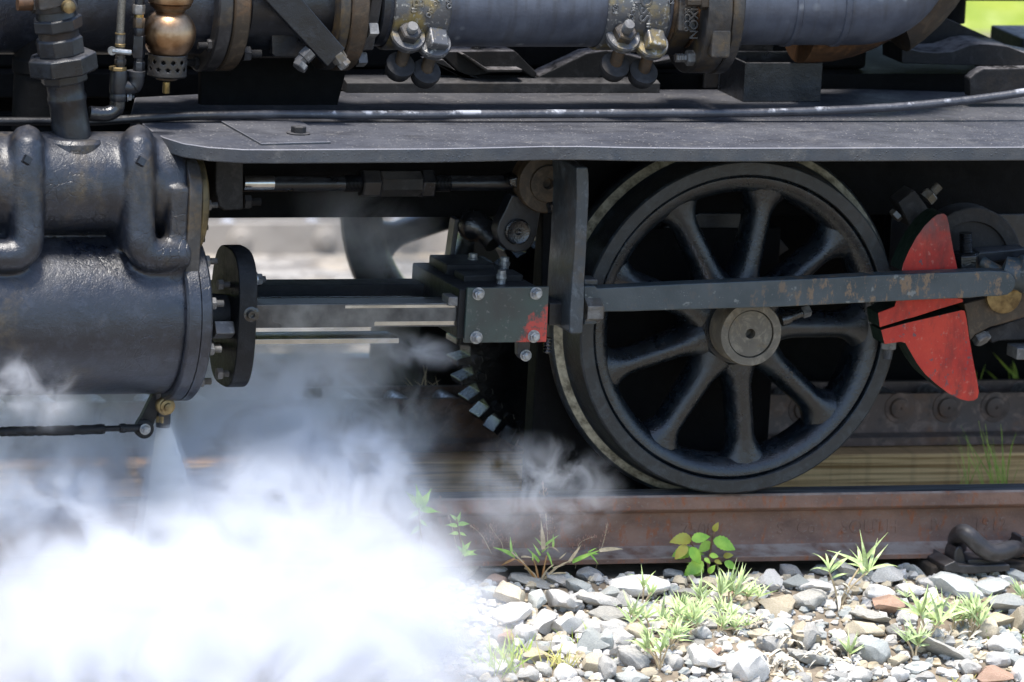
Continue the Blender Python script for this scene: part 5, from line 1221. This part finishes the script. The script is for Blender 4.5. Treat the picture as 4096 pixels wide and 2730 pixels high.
# green willow-like weeds at the edge of the steam
WL = [blade_mesh('leaf', 'weed_leaf', b, .15, 8, .3, 0, 1, .3) for b in (.3, .7)]
def weed(g_, base, stem_pts, leaves, label, Yo=0.0):
    p0 = on_ground(*q(g_, *base)); root = empty('green_weed', p0, label, 'weed', 'green weeds in front of the rail')
    def R_(x, y, Y=0.0): return at(*q(g_, x, y), p0.y+Yo+Y)-p0
    m = MB(); m.tube(smooth_path([Vector((0, 0, -.01))]+[R_(*s_) for s_ in stem_pts], 5), .0016, 7); m.build('stem', 'stem_brown', root)
    for x0, y0, x1, y1 in leaves:
        a = R_(x0, y0); b = R_(x1, y1, rp.uniform(-.02, .01)); d = b-a
        inst(rp.choice(WL), 'leaf', root, a, frame_q(d, (rp.uniform(-.4, .2), -1, .6)), d.length)
weed('d3', (140, 830), [(130, 700), (118, 520)], [(120, 520, 45, 390), (122, 520, 125, 385), (128, 520, 200, 398), (125, 530, 268, 542), (120, 540, 40, 600), (118, 505, 150, 440), (122, 600, 190, 640), (120, 640, 60, 690)], 'tall green weed half swallowed by the steam', -.10)
weed('d3', (400, 860), [(385, 760), (365, 640), (355, 590)], [(358, 600, 310, 548), (358, 610, 385, 540), (362, 625, 460, 608), (360, 635, 290, 615), (368, 680, 440, 690), (365, 680, 310, 680), (395, 790, 455, 720), (400, 800, 505, 812), (395, 800, 350, 745), (400, 820, 480, 780), (395, 815, 420, 740)], 'green weed with paired leaves right of the steam', -.08)
# clump of broad grass with rusty stems
GL = [blade_mesh('blade', mt, b, .075, 7, .5, 0, 1, .6) for mt, b in (('weed_leaf', .4), ('weed_leaf', .8), ('rust_leaf', .6), ('straw', .5))]
p0 = on_ground(*q('d3', 870, 985)); gc = empty('broad_grass', p0, 'clump of broad green grass with rusty stems against the rail', 'grass clump')
def G3(x, y, Y=0.0): return at(*q('d3', x, y), p0.y+Y)-p0
for (x0, y0, x1, y1, k) in ((860, 985, 740, 850, 2), (850, 980, 700, 800, 3), (870, 985, 830, 830, 2), (890, 985, 920, 820, 2), (880, 985, 960, 880, 3), (900, 970, 1080, 850, 3), (870, 985, 780, 900, 3), (880, 980, 1040, 930, 3)):
    a, b = G3(x0, y0), G3(x1, y1, rp.uniform(-.03, .02)); m = MB(); m.tube(smooth_path([a, (a+b)/2+Vector((0, 0, .006)), b], 4), [.0022]*4+[.0014]*5, 6); m.build('stem', ('rust_leaf', 'straw')[k == 3], gc)
for (x0, y0, x1, y1, k) in ((720, 840, 615, 885, 2), (720, 830, 630, 760, 0), (700, 800, 690, 690, 0), (740, 840, 720, 780, 0), (760, 830, 830, 820, 3), (830, 850, 840, 780, 1), (900, 780, 890, 620, 3), (905, 760, 990, 690, 0), (900, 770, 860, 710, 0), (920, 800, 975, 895, 0), (960, 770, 965, 690, 1), (880, 820, 840, 750, 0), (890, 800, 930, 760, 0), (930, 770, 1000, 760, 3), (1060, 860, 1140, 750, 3), (1080, 860, 1250, 780, 0), (1180, 810, 1275, 800, 1), (1190, 810, 1250, 870, 0), (1180, 800, 1230, 770, 1), (1250, 790, 1430, 760, 3), (1000, 840, 1050, 800, 3), (870, 860, 820, 780, 0), (780, 860, 700, 830, 2), (960, 900, 1040, 870, 3), (1030, 940, 1090, 930, 1)):
    a, b = G3(x0, y0, rp.uniform(-.015, .01)), G3(x1, y1, rp.uniform(-.03, .01)); d = b-a; inst(GL[k], 'blade', gc, a, frame_q(d, (rp.uniform(-.5, .3), -1, .5)), d.length)
# seed-head stems
def seed_stem(g_, pts, label, spread=8, n=26, y0=.0):
    p0 = on_ground(*q(g_, *pts[0])); root = empty('seed_grass', p0, label, 'seed grass', 'thin seed stems along the rail')
    path = smooth_path([at(*q(g_, *p_), p0.y+y0)-p0 for p_ in pts], 8); m = MB(); m.tube(path, .0007, 5); m.build('stem', 'straw', root)
    m = MB()
    for k in range(n):
        t = .35+.65*k/n; p_ = path[int(t*(len(path)-1))]; s_ = spread/2182*(1.25-t)*1.6
        c = p_+Vector((rp.uniform(-s_, s_), rp.uniform(-s_, s_)*.6, rp.uniform(-.004, .004))); a = rp.uniform(0, 3.1)
        m.lathe([(0, .0003), (.0022, .0011), (.0048, .0002)], c, (math.cos(a)*.4, .2, 1), 5); m.tube([p_, c], .00028, 3)
    m.build('seed_head', 'seed_brown', root)
seed_stem('d3', [(930, 880), (925, 700), (912, 540), (896, 360)], 'tall seed stem rising in front of the wheel', 26, 60)
seed_stem('d3', [(370, 880), (340, 700), (300, 560), (255, 460)], 'reddish seed stem beside the steam', 10, 30)
seed_stem('d3', [(615, 890), (560, 780), (510, 690), (440, 630)], 'leaning reddish seed stem left of the grass clump', 14, 36)
seed_stem('d3', [(660, 880), (640, 750), (600, 690), (560, 630)], 'fine branching seed stem over the grass clump', 40, 50)
seed_stem('d3', [(1220, 930), (1250, 820), (1285, 700), (1300, 620)], 'reddish seed stem right of the grass clump', 14, 34)
seed_stem('d3', [(1100, 900), (1110, 820), (1130, 740), (1220, 700)], 'short branching seed stem behind the grass clump', 34, 46)
seed_stem('d3', [(150, 900), (148, 850), (135, 790), (125, 720)], 'seed stem fading into the steam', 10, 22)
# grass tufts
def tuft(px, py, hpx, n, label, mat='grass_green', lean=0.0, width=.0016, ground=None, name='grass_tuft', group='green grass tufts', spread=.5):
    p = ground or on_ground(px, py); root = empty(name, p, label, 'grass', group); H = hpx/2182
    bl = [blade_mesh('blade', mat, b, width/H, 6, .3, 0, 1, .8) for b in (.25, .7)]
    for k in range(n):
        a = rp.uniform(0, 6.28); el = rp.uniform(.9, 1.5); d = Vector((math.cos(a)*math.cos(el)*spread*2+lean, math.sin(a)*math.cos(el)*spread*2, math.sin(el)))
        inst(rp.choice(bl), 'blade', root, Vector((rp.gauss(0, .012)*spread*2, rp.gauss(0, .008), -.004)), frame_q(d, (rp.uniform(-1, 1), -1, .3)), H*rp.uniform(.45, 1.0))
tuft(*q('d3', 640, 1560), 210, 44, 'green grass tuft at the edge of the steam', lean=.15, spread=.8)
tuft(*q('d3', 730, 1470), 130, 24, 'sparse green grass between the steam and white stones', lean=.1, spread=.9)
tuft(*q('d3', 1010, 1540), 150, 36, 'yellowish grass tuft below the white block', mat='straw_grass', spread=.8)
tuft(*q('d3', 1110, 1370), 130, 8, 'few long green blades beside the blue stone')
tuft(*q('d5', 1720, 1200), 60, 40, 'mossy green tuft between stones at the right edge', spread=1.3)
tuft(*q('d5', 1640, 1150), 45, 26, 'small moss tuft above the white stone at right', spread=1.3)
tuft(*q('d5', 1400, 1560), 45, 30, 'yellow green moss tuft on the bottom edge', mat='straw_grass', spread=1.5)
tuft(*q('d5', 1660, 1560), 50, 24, 'moss tuft on the reddish stone', mat='straw_grass', spread=1.2)
tuft(*q('d4', 110, 1400), 40, 9, 'tiny green sprout beside the dark angular stone')
def spot(g_, x, y, Y): p = at(*q(g_, x, y), Y); return p
tuft(0, 0, 300, 26, 'fine green rushes growing between the rail and the timber', ground=spot('d2', 1220, 1060, .30), width=.0010, spread=.35, name='rush_tuft')
tuft(0, 0, 260, 10, 'thin dark grass stems in front of the timber', ground=spot('d2', 990, 1060, .32), width=.0009, spread=.35, name='rush_tuft')
tuft(0, 0, 300, 4, 'single long grass stem leaning across the rack bolts', ground=spot('d2', 1100, 1040, .28), width=.0009, spread=.2, lean=-.35, name='rush_tuft')
tuft(0, 0, 240, 7, 'bright grass blades showing behind the rack at the right', ground=spot('d2', 1340, 340, .80), width=.003, spread=.9, lean=-.2)
tuft(0, 0, 150, 4, 'thin grass blades behind the red counterweight tip', ground=spot('d2', 1060, 330, .80), width=.0015, spread=.4)
tuft(0, 0, 130, 9, 'dry grass stems in the dark behind the pinion', ground=spot('d8', 800, 700, .80), width=.0012, spread=.9, mat='straw')

# ================================================================== STEAM
def volume_mat(name, density, color=(.92, .95, .99), aniso=0.0):
    m = bpy.data.materials.new(name); m.use_nodes = True; t = m.node_tree; t.nodes.clear()
    out = t.nodes.new('ShaderNodeOutputMaterial'); v = t.nodes.new('ShaderNodeVolumePrincipled')
    v.inputs['Color'].default_value = (*color, 1); v.inputs['Density'].default_value = density; v.inputs['Anisotropy'].default_value = aniso
    t.links.new(v.outputs[0], out.inputs['Volume']); m.cycles.homogeneous_volume = True; MATS[name] = m; return m
def hull(name, blobs, mat, scale=1.0, rough=.25, freq=9.0, voxel=.02, seed=0, clipz=None):
    """closed billowing skin round a set of puffs"""
    m = MB()
    bm = bmesh.new()
    for p, r in blobs:
        bmesh.ops.create_icosphere(bm, subdivisions=3, radius=r*scale, matrix=Matrix.Translation(p))
    me = bpy.data.meshes.new(name); bm.to_mesh(me); bm.free(); me.materials.append(MATS[mat])
    o = bpy.data.objects.new(name, me); COL.objects.link(o)
    rm = o.modifiers.new('r', 'REMESH'); rm.mode = 'VOXEL'; rm.voxel_size = voxel
    sm = o.modifiers.new('s', 'SMOOTH'); sm.factor = .5; sm.iterations = 3
    bpy.context.view_layer.update()
    me2 = bpy.data.meshes.new_from_object(o.evaluated_get(bpy.context.evaluated_depsgraph_get()))
    bpy.data.objects.remove(o)
    n = len(me2.vertices); co = np.empty(n*3); me2.vertices.foreach_get('co', co); co = co.reshape(-1, 3)
    no = np.empty(n*3); me2.vertices.foreach_get('normal', no); no = no.reshape(-1, 3)
    for i in range(n):
        c = Vector(co[i])
        f = noise.turbulence(c*freq+Vector((seed, 0, 0)), 4, False, noise_basis='PERLIN_ORIGINAL', amplitude_scale=.55, frequency_scale=2.0)
        f2 = noise.noise(c*freq*.35+Vector((0, seed, 3)))
        co[i] += no[i]*(f-.55+f2*.6)*rough*.2
    if clipz is not None: co[:, 2] = np.maximum(co[:, 2], clipz)
    me2.vertices.foreach_set('co', co.ravel()); me2.update()
    t = bpy.data.objects.new(name, me2); COL.objects.link(t); rm = t.modifiers.new('r', 'REMESH'); rm.mode = 'VOXEL'; rm.voxel_size = voxel*.8
    sm = t.modifiers.new('s', 'SMOOTH'); sm.factor = .5; sm.iterations = 1; bpy.context.view_layer.update()
    me2 = bpy.data.meshes.new_from_object(t.evaluated_get(bpy.context.evaluated_depsgraph_get())); bpy.data.objects.remove(t)
    me2.polygons.foreach_set('use_smooth', [True]*len(me2.polygons)); me2.materials.clear(); me2.materials.append(MATS[mat])
    o = bpy.data.objects.new(name, me2); COL.objects.link(o); return o
def blobs(lst): return [(at(x, y, Y), r) for x, y, Y, r in lst]
volume_mat('steam_soft', 12.0); volume_mat('steam_jet', 160, (.995, .998, 1.0)); volume_mat('steam_wisp', 3.2)
# jet from the drain cock
m = MB(); a = P('d6', 790, 622, YC-.005); b = at(700, 2230, -.11); pr = []
n = 26
path = [a+(b-a)*(i/n) for i in range(n+1)]; rs = [.0095+.052*(i/n)**.9*(1+.05*math.sin(i*2.1)) for i in range(n+1)]
o = MB().tube(path, rs, 24).build('steam_jet', 'steam_wisp', None, angle=180); o.data.materials[0] = MATS['steam_jet']; tag(o, 'straight jet of steam blowing down from the drain cock', 'steam', kind='stuff')
rs2 = [r*1.3+.002 for r in rs]; o = MB().tube(path, rs2, 24).build('steam_jet', 'steam_soft', None, angle=180); tag(o, 'soft edge of the steam jet below the drain cock', 'steam', kind='stuff')
# drifting veils: soft-edged, uneven steam
def veil_mat(name, density, scale, lo, hi, aniso=0.0, dist=.6, det=3):
    m = bpy.data.materials.new(name); m.use_nodes = True; t = m.node_tree; t.nodes.clear(); nn = t.nodes.new; lk = t.links.new
    out = nn('ShaderNodeOutputMaterial'); v = nn('ShaderNodeVolumePrincipled'); v.inputs['Color'].default_value = (.885, .912, .972, 1); v.inputs['Anisotropy'].default_value = aniso
    tc = nn('ShaderNodeTexCoord'); ln = nn('ShaderNodeVectorMath'); ln.operation = 'LENGTH'; lk(tc.outputs['Object'], ln.inputs[0])
    fo = nn('ShaderNodeMapRange'); fo.interpolation_type = 'SMOOTHSTEP'; fo.inputs['From Min'].default_value = .25; fo.inputs['From Max'].default_value = 1.0; fo.inputs['To Min'].default_value = 1; fo.inputs['To Max'].default_value = 0; lk(ln.outputs['Value'], fo.inputs['Value'])
    ge = nn('ShaderNodeNewGeometry'); no = nn('ShaderNodeTexNoise'); no.inputs['Scale'].default_value = scale; no.inputs['Detail'].default_value = det; no.inputs['Roughness'].default_value = .6; no.inputs['Distortion'].default_value = dist; lk(ge.outputs['Position'], no.inputs['Vector'])
    nr = nn('ShaderNodeMapRange'); nr.inputs['From Min'].default_value = lo; nr.inputs['From Max'].default_value = hi; lk(no.outputs['Fac'], nr.inputs['Value'])
    a = nn('ShaderNodeMath'); a.operation = 'MULTIPLY'; lk(fo.outputs[0], a.inputs[0]); lk(nr.outputs[0], a.inputs[1])
    b = nn('ShaderNodeMath'); b.operation = 'MULTIPLY'; lk(a.outputs[0], b.inputs[0]); b.inputs[1].default_value = density
    lk(b.outputs[0], v.inputs['Density']); lk(v.outputs[0], out.inputs['Volume']); MATS[name] = m; return m
veil_mat('veil_soft', 7, 10, .40, .66, det=4); veil_mat('veil_fine', 14, 16, .44, .66, dist=1.0, det=4); veil_mat('veil_bank', 22, 9, .41, .64, dist=1.2, det=5)
_bm = bmesh.new(); bmesh.ops.create_icosphere(_bm, subdivisions=4, radius=1.0); SPH = bpy.data.meshes.new('steam_veil'); _bm.to_mesh(SPH); _bm.free()
SPHM = {}
def veil(px, py, Y, rx, ry, rz, mat, tilt, label):
    if mat not in SPHM: SPHM[mat] = SPH.copy(); SPHM[mat].materials.append(MATS[mat])
    o = bpy.data.objects.new('steam_veil', SPHM[mat]); COL.objects.link(o); o.location = at(px, py, Y); o.scale = (rx, ry, rz); o.rotation_euler = (0, math.radians(tilt), 0)
    tag(o, label, 'steam', kind='stuff'); return o
veil_mat('veil_core', 12, 6, .34, .62, dist=1.0, det=4); veil_mat('veil_puff', 12, 9, .42, .62, dist=.9, det=5); veil_mat('veil_billow', 34, 17, .41, .58, dist=.5, det=4)
veil(150, 2720, -.38, .36, .24, .30, 'veil_core', 0, 'dense white steam at the lower left corner')
veil(700, 2700, -.40, .38, .26, .32, 'veil_core', 0, 'dense white steam below the jet')
veil(1200, 2640, -.36, .38, .26, .36, 'veil_core', 0, 'dense white steam over the rail foot')
veil(1640, 2680, -.40, .24, .20, .30, 'veil_core', -12, 'dense white steam over the stones')
veil(420, 2800, -.44, .36, .24, .24, 'veil_core', 0, 'dense white steam along the bottom edge')
veil(1000, 2820, -.46, .40, .24, .24, 'veil_core', 0, 'dense white steam at the bottom below the rail')
veil(1500, 900, .55, .20, .12, .11, 'veil_soft', 25, 'pale steam in front of the far wheel')
veil(1300, 2280, -.20, .30, .18, .24, 'veil_puff', 0, 'white middle of the cloud in front of the rail')
veil(480, 2380, -.25, .28, .18, .19, 'veil_puff', 0, 'white steam left of the jet foot')
veil(1540, 2080, -.06, .16, .10, .20, 'veil_puff', 10, 'white puff on the wheel side of the cloud')
veil(1200, 1990, -.08, .25, .15, .20, 'veil_puff', 0, 'broad white puff right of the jet')
veil(920, 2090, -.14, .22, .15, .18, 'veil_puff', 0, 'white puff beside the foot of the jet')
veil(640, 2260, -.16, .22, .15, .14, 'veil_puff', 0, 'white steam rolling under the jet')
veil(300, 2110, -.15, .16, .13, .16, 'veil_puff', 0, 'bluish white puff left of the jet')
veil(20, 2140, -.16, .18, .13, .19, 'veil_puff', 0, 'white puff at the left edge')
veil(1690, 2260, -.08, .13, .07, .18, 'veil_puff', -15, 'white steam spilling over the rail foot')
veil(1850, 2560, -.33, .14, .10, .18, 'veil_puff', -20, 'white steam spreading over the stones')
veil(1960, 2690, -.42, .09, .08, .10, 'veil_soft', -20, 'thin edge of steam over the grass tuft')
for i_, (x_, y_, r_, t_) in enumerate(((1470, 1830, .072, 'round puff at the very top of the cloud'), (1560, 1930, .062, 'small puff under the top puff, wheel side'), (1360, 1890, .066, 'small puff left of the top puff'), (1230, 1870, .060, 'small puff half way between the jet and the top puff'), (1090, 1950, .066, 'small puff right of the jet'), (960, 2010, .055, 'small puff close to the jet'), (350, 1990, .055, 'small pointed puff left of the jet'), (230, 1990, .06, 'small puff under the drain rod'), (60, 2010, .065, 'small puff at the left edge of the picture'), (1640, 2050, .055, 'small puff beside the tall green weed'))):
    veil(x_, y_, -.07, r_*1.25, r_*1.1, r_*1.2, 'veil_billow', 20*i_, t_)
veil(1150, 1740, .12, .36, .15, .23, 'veil_bank', 10, 'grey bank of steam rising behind the white cloud')
veil(280, 1780, .12, .38, .14, .17, 'veil_bank', 0, 'grey steam behind the drain rod')
veil(620, 1900, .06, .26, .12, .16, 'veil_bank', 0, 'grey steam hanging behind the jet')
veil(1150, 1470, .10, .26, .15, .14, 'veil_bank', -15, 'thin steam below the slide bars')
veil(60, 1720, .02, .22, .12, .12, 'veil_bank', 0, 'grey steam under the cylinder at the left edge')
veil(120, 1560, -.25, .13, .06, .08, 'veil_fine', 20, 'thin curl of steam over the bottom of the cylinder')
veil(2170, 1950, -.11, .19, .07, .11, 'veil_fine', 8, 'thin swirling steam at the foot of the wheel')
veil(2020, 2090, -.11, .17, .08, .09, 'veil_soft', 0, 'thin steam drifting along the rail')
veil(1480, 930, .12, .20, .08, .10, 'veil_soft', 32, 'grey steam drifting up behind the slide bars')
veil(1680, 1040, .04, .12, .07, .06, 'veil_soft', 20, 'thin steam round the top of the crosshead')
veil(1650, 1400, -.10, .13, .06, .040, 'veil_fine', 8, 'dark grey puff of steam under the crosshead')
